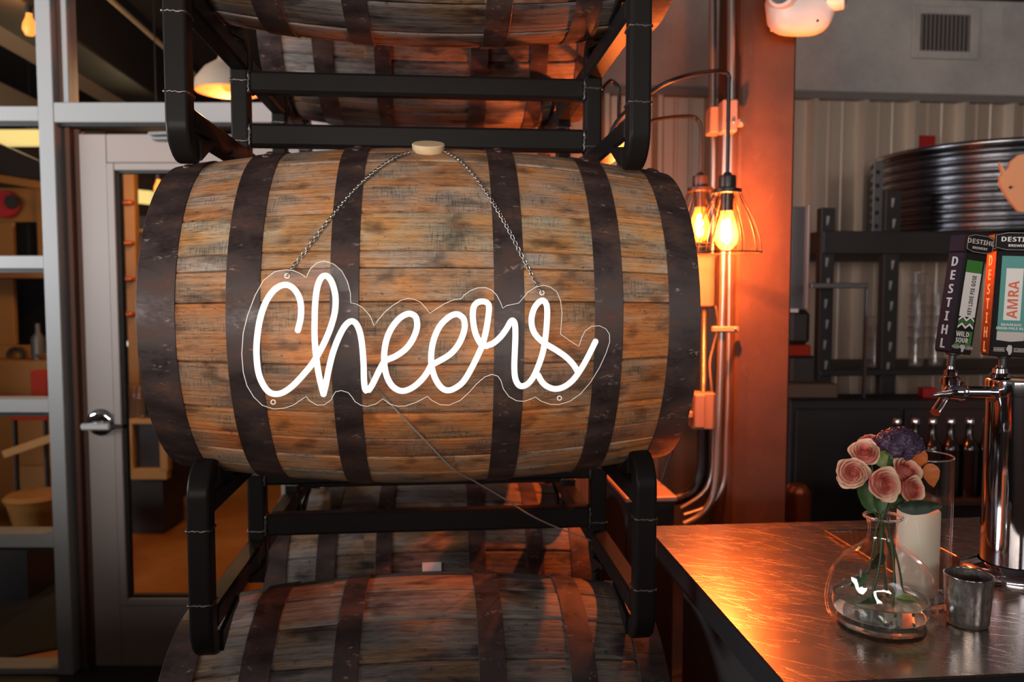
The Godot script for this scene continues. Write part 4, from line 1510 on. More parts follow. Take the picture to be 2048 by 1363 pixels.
func build_column() -> void:
	var a := at_d(1478, 600, 2.52)
	var b := at_d(1594, 600, 2.52)
	struct("trim_3", box_geo(Vector3(a.x, 0, a.z - 0.2), Vector3(b.x, 3.4, a.z), 0.008), M["brown column"], "square brown steel column lit orange by the cage lamps")
	var runs := [
		["upright bright conduit left of the black strip, above the upper switch box", [[1430, -60], [1430, 215]], 2.78, 0.0135, "conduit"],
		["upright bright conduit beside the column, above the upper switch box", [[1467, -60], [1467, 215]], 2.5, 0.0125, "conduit"],
		["conduit running down from the upper switch box behind the lamp", [[1432, 250], [1433, 330], [1430, 512]], 2.82, 0.011, "conduit"],
		["long conduit with a strap that bends left at its foot", [[1457, 250], [1452, 505], [1445, 730], [1441, 861], [1438, 950], [1428, 1002], [1405, 1034], [1372, 1052]], 2.5, 0.0115, "conduit"],
		["thin conduit just right of the strapped conduit", [[1468, 250], [1464, 505], [1461, 760], [1458, 862], [1456, 950], [1444, 990], [1420, 1016], [1372, 1034]], 2.58, 0.008, "conduit"],
		["conduit between the large box and the lower switch box", [[1413, 612, 2.82], [1412, 700, 2.72], [1411, 800, 2.61]], 2.81, 0.010, "conduit"],
		["conduit below the lower switch box, bending left", [[1432, 850], [1431, 930], [1422, 972], [1400, 998], [1366, 1020]], 2.66, 0.008, "conduit"],
		["thick black hose below the lower switch box", [[1410, 850], [1409, 930], [1402, 965], [1385, 990], [1350, 1002]], 2.72, 0.021, "black hose"],
		["slack grey cable beside the strapped conduit", [[1436, 610], [1441, 650], [1432, 690], [1424, 730], [1430, 800]], 2.68, 0.004, "clear cable"],
		["dark cord hanging behind the barrel's lower right end", [[1352, 880], [1346, 910], [1336, 935], [1326, 968]], 2.5, 0.0035, "black cord"]]
	for q: Array in runs:
		single("conduit" if q[4] != "black cord" and q[4] != "clear cable" else "cable", tube(smooth(px_path(q[1], q[2]), 6), q[3], 12), M[q[4]], q[0], "pipe" if q[4] != "black cord" and q[4] != "clear cable" else "cable")
	single("dark_backing", px_box(1437, -60, 1463, 640, 2.96, 0.03), M["black hose"], "black flat strip between the two bright conduits", "strip")
	var t := thing("switch_box", "pale double switch box on the conduits above the lamp", "box")
	part("body", px_box(1425, 206, 1452, 260, 2.64, 0.07).mesh(), M["junction box"], t)
	part("body", px_box(1450, 192, 1482, 258, 2.46, 0.06).mesh(), M["junction box"], t)
	part("bracket_ear", px_box(1481, 231, 1494, 248, 2.46, 0.02).mesh(), M["junction box"], t)
	for q: Vector2 in [Vector2(1460, 238), Vector2(1472, 238), Vector2(1488, 240)]:
		var s := Geo.new()
		s.ball(at_d(q.x, q.y, 2.458), Vector3.ONE * 0.006, 10)
		part("screw", s.mesh(), M["conduit"], t)
	t = thing("junction_box", "large pale box behind the barrel's right end below the lamps", "box")
	part("body", px_box(1394, 507, 1440, 615, 2.79, 0.07).mesh(), M["junction box"], t)
	part("lid", px_box(1398, 510, 1436, 612, 2.775, 0.02).mesh(), M["junction box"], t)
	t = thing("switch_box", "orange lit square switch box low on the conduits", "box")
	part("body", px_box(1390, 787, 1437, 861, 2.58, 0.07).mesh(), M["junction box"], t)
	part("cover", px_box(1393, 790, 1416, 858, 2.565, 0.02).mesh(), M["junction box"], t)
	part("knob", px_box(1377, 824, 1391, 838, 2.57, 0.03).mesh(), M["junction box"], t)
	t = thing("conduit_strap", "pale strap clamp holding the long conduit to the column", "clamp")
	part("strap", px_box(1429, 652, 1484, 664, 2.47, 0.02).mesh(), M["junction box"], t)
	var g := Geo.new()
	g.ball(at_d(1476, 657, 2.466), Vector3.ONE * 0.005, 10)
	part("bolt", g.mesh(), M["conduit"], t)
	# trunking box
	t = thing("trunking_box", "low tan topped trunking box behind the rack's right post where the conduits end", "box")
	part("body", box_geo(Vector3(0.575, 0, -1.3), Vector3(0.725, 0.862, -0.74), 0.006).mesh(), M["black metal"], t)
	part("lid", box_geo(Vector3(0.57, 0.862, -1.31), Vector3(0.73, 0.88, -0.73), 0.004).mesh(), M["junction box"], t)
	# emergency light
	var c := at_d(1607, 2, 2.40)
	t = thing("emergency_light", "white rounded emergency light with two round lamp heads on the column", "lamp", c)
	t.basis = facing()
	g = Geo.new()
	var rows := []
	for k in 13:
		var v := -1.0 + 2.0 * k / 12
		var row := PackedVector3Array()
		for s in 33:
			var q := Vector2.from_angle(TAU * s / 32)
			var f := sqrt(maxf(0.0, 1.0 - pow(absf(v), 3.5)))
			row.append(Vector3(v * 0.105, signf(q.y) * pow(absf(q.y), 0.75) * 0.088 * f, signf(q.x) * pow(absf(q.x), 0.75) * 0.055 * f))
		rows.append(row)
	g.grid(rows, 1.0)
	part("housing", g.mesh(), M["white plastic"], t)
	for s: float in [-1.0, 1.0]:
		g = Geo.new()
		g.xf = Transform3D(Basis(Vector3.UP, 1.15 if s > 0 else -0.6) * Basis(Vector3.RIGHT, PI / 2), Vector3(0.086 if s > 0 else -0.062, 0.012, 0.036 if s > 0 else 0.040))
		g.lathe([Vector2(0, 0.03), Vector2(0.030, 0.028), Vector2(0.033, 0.03), Vector2(0.04, 0.026), Vector2(0.042, 0.0), Vector2(0.035, -0.02)], 28)
		var hd := part("lamp_head", g.mesh(), M["white plastic"], t)
		g.v.clear(); g.n.clear(); g.t.clear(); g.c.clear(); g.i.clear()
		g.lathe([Vector2(0, 0.0335), Vector2(0.022, 0.0325), Vector2(0.031, 0.029)], 24)
		part("lens", g.mesh(), M["mid grey metal"], hd)
	g = Geo.new()
	g.ball(Vector3(0.035, -0.06, 0.043), Vector3.ONE * 0.005, 8)
	part("indicator", g.mesh(), M["black metal"], t)
	part("bracket", box_geo(Vector3(-0.05, -0.04, -0.12), Vector3(0.05, 0.04, -0.05)).mesh(), M["white plastic"], t)


# ---------- shelving and the back bar ----------
func build_shelving() -> void:
	var z := -1.95
	var unit := thing("shelving_unit", "black slotted steel shelving unit with a thick top shelf", "shelf")
	for q: Array in [[1651, 1679, 412], [1781, 1812, 376]]:
		var a := at_z(q[0], q[2], z)
		var b := at_z(q[1], q[2], z)
		var po := part("post", box_geo(Vector3(a.x, 0, z - 0.05), Vector3(b.x, a.y, z), 0.003).mesh(), M["black metal"], unit)
		var sl := Geo.new()
		var m := Vector2((a.x + b.x) / 2, 0)
		sl.slab(PackedVector2Array([Vector2(-0.006, 0.022), Vector2(0.008, 0.022), Vector2(0.004, -0.004), Vector2(-0.002, -0.022), Vector2(-0.006, -0.016)]), 0.0, 0.0015)
		var sm := sl.mesh()
		for k in 9:
			var y: float = a.y - 0.06 - k * 0.095
			part("slot", sm, M["grey slot"], po, Vector3(m.x + (0.004 if k % 2 else -0.004), y, z))
	var l := at_z(1650, 460, z)
	var tp := at_z(1800, 460, z).y
	var bt := at_z(1800, 506, z).y
	part("shelf_board", box_geo(Vector3(l.x + 0.005, bt, z - 0.9), Vector3(3.4, tp, z + 0.012), 0.004).mesh(), M["black metal"], unit)
	var low := at_z(1800, 738, z).y
	part("shelf_board", box_geo(Vector3(l.x + 0.005, low - 0.03, z - 0.55), Vector3(3.4, low, z + 0.012), 0.004).mesh(), M["black metal"], unit)
	# galvanised tank on the top shelf
	var c := Vector3(2.82, tp, z - 0.36)
	var t := thing("stock_tank", "round galvanised tank with horizontal ribs on top of the black shelving", "tank", c)
	var g := Geo.new()
	var prof := []
	var hh := at_z(1800, 310, z).y - tp + 0.06
	for k in 91:
		var y := hh * k / 90.0
		prof.append(Vector2(0.53 + 0.015 * sin(TAU * y / (hh / 9.0)), y))
	g.lathe(prof, 72, 9.0)
	part("wall", g.mesh(), M["zinc tank"], t)
	g = Geo.new()
	var rim := []
	for k in 72:
		rim.append(Vector3(cos(TAU * k / 72) * 0.542, hh, sin(TAU * k / 72) * 0.542))
	g.sweep(rim, round_prof(0.014, 8), Vector3.ZERO, true)
	part("rim", g.mesh(), M["zinc tank"], t)
	g = Geo.new()
	g.lathe([Vector2(0, 0.01), Vector2(0.52, 0.01), Vector2(0.535, 0.0)], 48)
	part("base", g.mesh(), M["zinc tank"], t)
	# pierced strut beside the tank
	t = thing("pierced_strut", "grey pierced steel strut standing left of the round tank", "strut")
	var p0 := at_z(1757, 318, z - 0.02)
	var p1 := at_z(1776, 318, z - 0.02)
	part("strip", box_geo(Vector3(p0.x, tp, z - 0.026), Vector3(p1.x, p0.y, z - 0.02), 0.002).mesh(), M["mid grey metal"], t)
	g = Geo.new()
	g.xf = Transform3D(Basis(Vector3.RIGHT, PI / 2), Vector3.ZERO)
	g.lathe([Vector2(0, 0.001), Vector2(0.010, 0.001), Vector2(0.0105, 0.0)], 14)
	var hm := g.mesh()
	for k in 5:
		part("hole", hm, M["hole"], t, Vector3((p0.x + p1.x) / 2 - 0.004, p0.y - 0.05 - k * 0.062, z - 0.0198))
	# animal head board
	g = Geo.new()
	var o := PackedVector2Array()
	for q: Array in [[2010, 320], [2022, 338], [2030, 330], [2034, 318], [2048, 306], [2080, 300], [2095, 330], [2095, 400], [2070, 422], [2050, 420], [2036, 404], [2022, 384], [2012, 366], [2011, 350], [2017, 344]]:
		var p := at_d(q[0], q[1], 2.9)
		o.append(Vector2((p - EYE).dot(rgt), p.y))
	g.xf = Transform3D(facing(), origin_at(2.9))
	g.slab(o, -0.012, 0.0)
	t = thing("animal_board", "tan cut out board of a horned animal head before the round tank", "sign")
	part("board", g.mesh(), M["tan board"], t)
	g = Geo.new()
	g.ball(at_d(2032, 371, 2.898), Vector3.ONE * 0.006, 8)
	part("screw", g.mesh(), M["black metal"], t)
	part("stem", tube([at_d(2070, 415, 2.905), at_d(2070, 520, 2.905)], 0.01).mesh(), M["black metal"], t)
	# alarm on the cladding
	t = thing("fire_alarm", "dark red alarm box on the ribbed cladding above the tank", "alarm")
	part("body", box_geo(at_z(1838, 302, -2.9), at_z(1876, 271, -2.9) + Vector3(0, 0, -0.03), 0.006).mesh(), M["alarm red"], t)
	g = Geo.new()
	g.ball(at_z(1868, 291, -2.896), Vector3.ONE * 0.012, 10)
	part("strobe", g.mesh(), M["white plastic"], t)
	# glasses in stacks
	var gg := Geo.new()
	gg.lathe([Vector2(0, 0.004), Vector2(0.031, 0.004), Vector2(0.033, 0.0), Vector2(0.036, 0.06), Vector2(0.043, 0.14), Vector2(0.041, 0.141), Vector2(0.034, 0.06), Vector2(0.030, 0.012), Vector2(0, 0.012)], 26)
	var gm := gg.mesh()
	gg = Geo.new()
	gg.lathe([Vector2(0.0425, 0.132), Vector2(0.0445, 0.138), Vector2(0.0435, 0.1425), Vector2(0.041, 0.142)], 26)
	var rm := gg.mesh()
	var where := [["third", "left stack between the slotted posts", at_z(1757, 720, z - 0.10), 3], ["second", "tallest stack right of the slotted post", at_z(1840, 735, z - 0.14), 7], ["first", "stack beside the left tap handle", at_z(1880, 735, z - 0.16), 6]]
	var first: Node3D = null
	for w: Array in where:
		for k: int in w[3]:
			var lab := "clear pint glass, %s from the bottom of the %s" % [["lowest", "second", "third", "fourth", "fifth", "sixth", "seventh"][k], w[1]]
			var at := Vector3(w[2].x, low + k * 0.052, w[2].z)
			if first == null:
				first = thing("pint_glass", lab, "glass", at, "stacked pint glasses")
				part("tumbler", gm, M["glassware"], first)
				part("lip", rm, M["glassware"], first)
			else:
				var d: Node3D = first.duplicate()
				d.name = numbered("pint_glass")
				add_child(d, true)
				d.position = at
				d.set_meta("label", lab)
	# things right of the column
	single("grey_locker", floor_box(1590, 410, 1620, 3.64, 0.08), M["mid grey metal"], "grey upright locker just right of the brown column", "locker")
	single("pale_post", px_box(1619, 404, 1629, 618, 3.45, 0.04), M["junction box"], "thin pinkish upright beside the grey locker", "post")
	t = thing("counter_lamp", "dark shaded small lamp with a painted orange glow right of the column", "lamp")
	part("shade", px_box(1584, 618, 1630, 690, 3.3, 0.12, 0.02).mesh(), M["black metal"], t)
	part("painted_glow", px_box(1584, 690, 1629, 712, 3.28, 0.1, 0.004).mesh(), M["orange handle"], t)  # orange glow put into the panel colour, nothing emits here
	part("label_strip", px_box(1588, 616, 1604, 624, 3.27, 0.02, 0.002).mesh(), M["white plastic"], t)
	part("foot", px_box(1588, 712, 1640, 770, 3.3, 0.12, 0.01).mesh(), M["black metal"], t)
	t = thing("metal_stand", "grey square tube stand before the slotted posts", "stand")
	part("top_tube", px_box(1630, 564, 1746, 575, 3.4, 0.03).mesh(), M["mid grey metal"], t)
	part("leg", px_box(1733, 575, 1746, 900, 3.4, 0.03).mesh(), M["mid grey metal"], t)
	single("brown_tray", px_box(1582, 768, 1684, 797, 3.2, 0.14), M["brown tray"], "brown wooden tray edge low right of the column", "tray")
	var cc := at_d(1588, 742, 3.35)
	g = Geo.new()
	g.xf = Transform3D(facing(), Vector3(cc.x, 0, cc.z))
	t = thing("back_bar", "tall black back bar cabinet behind the counter", "cabinet")
	g.box(Vector3(0, 0, -0.2), Vector3(1.9, at_d(1588, 800, 3.35).y, 0), 0.006)
	part("carcass", g.mesh(), M["black metal"], t)
	g = Geo.new()
	g.xf = Transform3D(facing(), Vector3(cc.x, 0, cc.z))
	for k in 4:
		part("door", box_in(g.xf, Vector3(0.02 + k * 0.46, 0.1, 0.001), Vector3(0.46 + k * 0.46, 1.0, 0.02)).mesh(), M["black metal"], t)
	var spots := [1803, 1840, 1875, 1912, 1950, 1985]
	var bb: Node3D = null
	for k in 6:
		var p := at_d(spots[k], 845, 2.75)
		var lab := "dark bottle with a glinting cap, %s of the row behind the beer tap" % ["leftmost", "second from left", "third from left", "fourth from left", "fifth from left", "rightmost"][k]
		if bb == null:
			bb = thing("dark_bottle", lab, "bottle", p, "dark bottles behind the tap")
			g = Geo.new()
			g.lathe([Vector2(0, -0.26), Vector2(0.032, -0.26), Vector2(0.033, -0.1), Vector2(0.028, -0.075), Vector2(0.013, -0.05), Vector2(0.0125, -0.002), Vector2(0, -0.002)], 18)
			part("body", g.mesh(), M["dark glass"], bb)
			g = Geo.new()
			g.lathe([Vector2(0.014, -0.006), Vector2(0.014, 0.008), Vector2(0.010, 0.013), Vector2(0, 0.014)], 16)
			part("cap", g.mesh(), M["chrome"], bb)
		else:
			var d: Node3D = bb.duplicate()
			d.name = numbered("dark_bottle")
			add_child(d, true)
			d.position = p
			d.set_meta("label", lab)
	var by := at_d(1803, 845, 2.75).y - 0.26
	var s0 := at_d(1780, 845, 2.82)
	part("bottle_shelf", box_in(Transform3D(facing(), Vector3(s0.x, by - 0.02, s0.z)), Vector3(0, 0, -0.05), Vector3(0.6, 0.02, 0.14)).mesh(), M["black metal"], self)
	tag(get_node("bottle_shelf"), "black shelf that the row of dark bottles stands on", "shelf")
	part("shelf_foot", box_in(Transform3D(facing(), Vector3(s0.x, 0, s0.z)), Vector3(0.02, 0, -0.03), Vector3(0.58, by - 0.02, 0.10)).mesh(), M["black metal"], get_node("bottle_shelf"))
	single("red_box", box_in(Transform3D(facing(), at_d(1870, 800, 3.4)), Vector3(-0.03, at_d(1588, 800, 3.35).y - at_d(1870, 800, 3.4).y, -0.05), Vector3(0.03, 0.05, 0)), M["alarm red"], "dim red box just left of the tap spout", "box")
	g = Geo.new()
	var q2 := at_d(1600, 1030, 2.9)
	g.xf = Transform3D(Basis.IDENTITY, Vector3(q2.x, 0, q2.z))
	g.lathe([Vector2(0, 0), Vector2(0.05, 0), Vector2(0.05, q2.y + 0.08), Vector2(0.03, q2.y + 0.11), Vector2(0, q2.y + 0.11)], 20)
	single("copper_canister", g, M["copper shade"], "copper canister at the foot of the column's right edge", "canister")

func box_in(xf: Transform3D, lo: Vector3, hi: Vector3, ch := 0.003) -> Geo:
	var g := Geo.new()
	g.xf = xf
	g.box(lo, hi, ch)
	return g


# ---------- the bar ----------
func build_bar() -> void:
	var x0 := 0.477
	var z0 := -0.140
	var z1 := at_y(1950, 1358, BAR).z
	var t := thing("bar_counter", "scratched stainless bar counter reflecting the orange lamps", "bar")
	part("top_sheet", box_geo(Vector3(x0, BAR - 0.004, z0), Vector3(2.6, BAR, z1), 0.0015).mesh(), M["scratched steel"], t)
	part("edge_band", box_geo(Vector3(x0 + 0.0015, BAR - 0.05, z0 + 0.0015), Vector3(2.6, BAR - 0.004, z1 - 0.0015), 0.003).mesh(), M["dark steel"], t)
	part("carcass", box_geo(Vector3(x0 + 0.07, 0, z0 + 0.06), Vector3(2.6, BAR - 0.05, z1 - 0.16), 0.004).mesh(), M["bar cladding"], t)
	for k in 4:
		part("panel", box_geo(Vector3(x0 + 0.09 + k * 0.5, 0.12, z1 - 0.16), Vector3(x0 + 0.57 + k * 0.5, BAR - 0.09, z1 - 0.148), 0.004).mesh(), M["bar cladding"], t)
	part("panel", box_geo(Vector3(x0 + 0.058, 0.12, z0 + 0.09), Vector3(x0 + 0.07, BAR - 0.09, z1 - 0.19), 0.004).mesh(), M["bar cladding"], t)
	# drip tray
	t = thing("drip_tray", "pierced steel drip tray let into the bar beside the tap tower", "tray")
	part("plate", box_geo(Vector3(0.856, BAR, -0.055), Vector3(1.03, BAR + 0.003, 0.27), 0.001).mesh(), M["pierced steel"], t)
	for e: Array in [[0.852, -0.06, 1.034, -0.054], [0.852, 0.268, 1.034, 0.274], [0.852, -0.056, 0.858, 0.27], [1.028, -0.056, 1.034, 0.13]]:
		part("lip", box_geo(Vector3(e[0], BAR, e[1]), Vector3(e[2], BAR + 0.006, e[3]), 0.0015).mesh(), M["scratched steel"], t)
	var g := Geo.new()
	for a in 13:
		for b in 24:
			g.xf = Transform3D(Basis.IDENTITY, Vector3(0.868 + a * 0.0122 + (0.006 if b % 2 else 0.0), BAR + 0.0030, -0.045 + b * 0.013))
			g.lathe([Vector2(0, 0.0003), Vector2(0.0026, 0.0003), Vector2(0.0028, 0.0)], 6)
	var h := part("holes", g.mesh(), M["hole"], t)
	h.set_meta("kind", "stuff")


# ---------- beer taps ----------
func letters(parent: Node3D, called: String, txt: String, high: float, xf: Transform3D, material: String, wide := 1.0) -> void:
	var f := SystemFont.new()
	f.font_names = PackedStringArray(["Droid Sans"])
	f.font_weight = 700
	var m := TextMesh.new()
	m.text = txt
	m.font = f
	m.font_size = 48
	m.pixel_size = high / 34.0
	m.depth = 0.0006
	m.curve_step = 2.0
	var o := part(called, m, M[material], parent)
	o.transform = xf.scaled_local(Vector3(wide, 1, 1))

func handle(label: String, foot: Vector3, turn: float, lean: float, w: float, d: float, h: float, side: String, style: int) -> void:
	var t := thing("draft_tap", label, "tap handle", foot)
	t.basis = facing() * Basis(Vector3.BACK, lean) * Basis(Vector3.UP, turn)
	var g := Geo.new()
	g.lathe([Vector2(0, -0.024), Vector2(0.007, -0.024), Vector2(0.007, -0.004), Vector2(0.012, -0.002), Vector2(0.012, 0.001), Vector2(0, 0.001)], 18)
	part("ferrule", g.mesh(), M["dark steel"], t)
	var top := h - 0.031
	part("block", box_geo(Vector3(-w / 2, 0, -d / 2), Vector3(w / 2, top, d / 2), 0.0025).mesh(), M["black handle"], t)
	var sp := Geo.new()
	for k in 12:   # the side colour runs from orange above to near black below on one of the two
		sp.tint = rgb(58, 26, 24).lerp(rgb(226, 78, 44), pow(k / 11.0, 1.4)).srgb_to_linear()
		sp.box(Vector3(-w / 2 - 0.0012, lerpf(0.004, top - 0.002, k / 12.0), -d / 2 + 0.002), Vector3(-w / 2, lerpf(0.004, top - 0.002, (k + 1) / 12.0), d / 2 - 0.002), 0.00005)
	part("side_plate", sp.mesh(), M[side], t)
	part("cap", box_geo(Vector3(-w / 2 - 0.001, top, -d / 2 - 0.001), Vector3(w / 2 + 0.001, h, d / 2 + 0.001), 0.002).mesh(), M["navy handle" if style == 0 else "black handle"], t)
	# emblem plate in front of the cap: flattened hexagon with a fine line round it
	var bw := w * 0.62
	g = Geo.new()
	g.slab(PackedVector2Array([Vector2(-bw, -0.012), Vector2(-bw * 0.5, -0.0165), Vector2(bw * 0.5, -0.0165), Vector2(bw, -0.012), Vector2(bw, 0.012), Vector2(bw * 0.5, 0.0165), Vector2(-bw * 0.5, 0.0165), Vector2(-bw, 0.012)]), 0.0, 0.005)
	var e := part("emblem", g.mesh(), M["black handle"], t, Vector3(0, h - 0.0155, d / 2 + 0.001))
	var line := []
	for q: Array in [[-0.94, -0.0108], [-0.47, -0.0150], [0.47, -0.0150], [0.94, -0.0108], [0.94, 0.0108], [0.47, 0.0150], [-0.47, 0.0150], [-0.94, 0.0108]]:
		line.append(Vector3(bw * q[0], q[1], 0.0052))
	g = Geo.new()
	g.sweep(line, round_prof(0.0004, 5), Vector3(0, 0, 1), true)
	part("emblem_line", g.mesh(), M["grey print"], e)
	letters(e, "emblem_lettering", "DESTIHL", 0.0082, Transform3D(Basis.IDENTITY, Vector3(0, 0.0035, 0.0054)), "grey print" if style == 0 else "white print", 1.25)
	letters(e, "emblem_lettering", "BREWERY", 0.0042, Transform3D(Basis.IDENTITY, Vector3(0, -0.0075, 0.0054)), "grey print" if style == 0 else "white print", 1.2)
	# letters down the side
	var word := "DESTIHL"
	var sb := Basis(Vector3.UP, -PI / 2)
	for k in 7:
		var y := top - 0.018 - k * (top - 0.034) / 6.0
		letters(t, "side_letter", word[k], 0.0165 if style == 0 else 0.0185, Transform3D(sb, Vector3(-w / 2 - 0.0015, y, 0)), "pale blue print" if style == 0 else "grey print", 1.1)
	var fz := d / 2 + 0.0002
	var rot := Basis(Vector3.BACK, PI / 2)
	if style == 0:
		var lx := w * 0.36
		part("print", box_geo(Vector3(-lx, top - 0.036, fz), Vector3(lx, top - 0.014, fz + 0.0006), 0.0001).mesh(), M["green print"], t)
		part("print", box_geo(Vector3(-lx, top - 0.115, fz), Vector3(lx, top - 0.036, fz + 0.0006), 0.0001).mesh(), M["white print"], t)
		letters(t, "lettering", "KEY LIME PIE GOSE", 0.0080, Transform3D(rot, Vector3(0.003, top - 0.076, fz + 0.0009)), "black print", 0.70)
		for k in 3:
			g = Geo.new()
			var y := top - 0.121 - k * 0.0065
			for s in 2:
				var xa := -lx + s * lx
				g.poly([Vector3(xa, y - 0.003, 0), Vector3(xa + lx / 2, y + 0.004, 0), Vector3(xa + lx / 2, y + 0.0085, 0), Vector3(xa, y + 0.0015, 0)], Vector3(0, 0, 1))
				g.poly([Vector3(xa + lx / 2, y + 0.004, 0), Vector3(xa + lx, y - 0.003, 0), Vector3(xa + lx, y + 0.0015, 0), Vector3(xa + lx / 2, y + 0.0085, 0)], Vector3(0, 0, 1))
			part("zigzag", g.mesh(), M["white print" if k != 1 else "green print"], t, Vector3(0, 0, fz + 0.0004))
		part("print", box_geo(Vector3(-lx - 0.001, top - 0.166, fz), Vector3(lx, top - 0.141, fz + 0.0006), 0.0001).mesh(), M["green print"], t)
		part("print", box_geo(Vector3(-lx - 0.003, top - 0.163, fz + 0.0003), Vector3(lx - 0.006, top - 0.142, fz + 0.0009), 0.0001).mesh(), M["black handle"], t)
		letters(t, "lettering", "WiLD", 0.0085, Transform3D(Basis.IDENTITY, Vector3(-0.004, top - 0.147, fz + 0.0012)), "white print", 0.95)
		letters(t, "lettering", "SOUR", 0.0085, Transform3D(Basis.IDENTITY, Vector3(-0.004, top - 0.158, fz + 0.0012)), "white print", 0.85)
	else:
		var lx := w * 0.36
		part("print", box_geo(Vector3(-lx, 0.034, fz), Vector3(lx, top - 0.010, fz + 0.0006), 0.0001).mesh(), M["teal print"], t)
		part("print", box_geo(Vector3(-lx * 0.62, 0.066, fz + 0.0003), Vector3(lx * 0.62, top - 0.032, fz + 0.0009), 0.0001).mesh(), M["white print"], t)
		letters(t, "lettering", "AMRA", 0.0165, Transform3D(rot, Vector3(0, 0.103, fz + 0.0012)), "orange print", 1.02)
		letters(t, "lettering", "MANGO", 0.0042, Transform3D(Basis.IDENTITY, Vector3(0, 0.058, fz + 0.0009)), "white print", 1.5)
		letters(t, "lettering", "INDIA PALE ALE", 0.0042, Transform3D(Basis.IDENTITY, Vector3(0, 0.0515, fz + 0.0009)), "white print", 1.1)
		g = Geo.new()
		g.slab(PackedVector2Array([Vector2(-lx, 0.030), Vector2(0, 0.0275), Vector2(lx, 0.030), Vector2(lx, 0.045), Vector2(-lx, 0.045)]), fz, fz + 0.0008)
		part("print", g.mesh(), M["grey print"], t)
	# state outline between two ruled lines
	g = Geo.new()
	g.slab(PackedVector2Array([Vector2(-0.0022, 0.0088), Vector2(0.003, 0.0088), Vector2(0.0045, 0.0045), Vector2(0.0045, -0.003), Vector2(0.002, -0.0085), Vector2(-0.001, -0.0085), Vector2(-0.0015, -0.004), Vector2(-0.0052, 0.001), Vector2(-0.004, 0.005)]), 0, 0.0006)
	part("state_outline", g.mesh(), M["grey print"], t, Vector3(0, 0.0125, fz))
	for s: float in [-1.0, 1.0]:
		for y: float in [0.0095, 0.0155]:
			part("ruled_line", box_geo(Vector3(minf(s * 0.007, s * w * 0.42), y, fz), Vector3(maxf(s * 0.007, s * w * 0.42), y + 0.0009, fz + 0.0005), 0.0001).mesh(), M["grey print"], t)
		letters(t, "lettering", "NORMAL" if s < 0 else "ILLINOIS", 0.0032, Transform3D(Basis.IDENTITY, Vector3(s * (0.007 + w * 0.42) / 2, 0.0128, fz + 0.0006)), "grey print", 0.9)

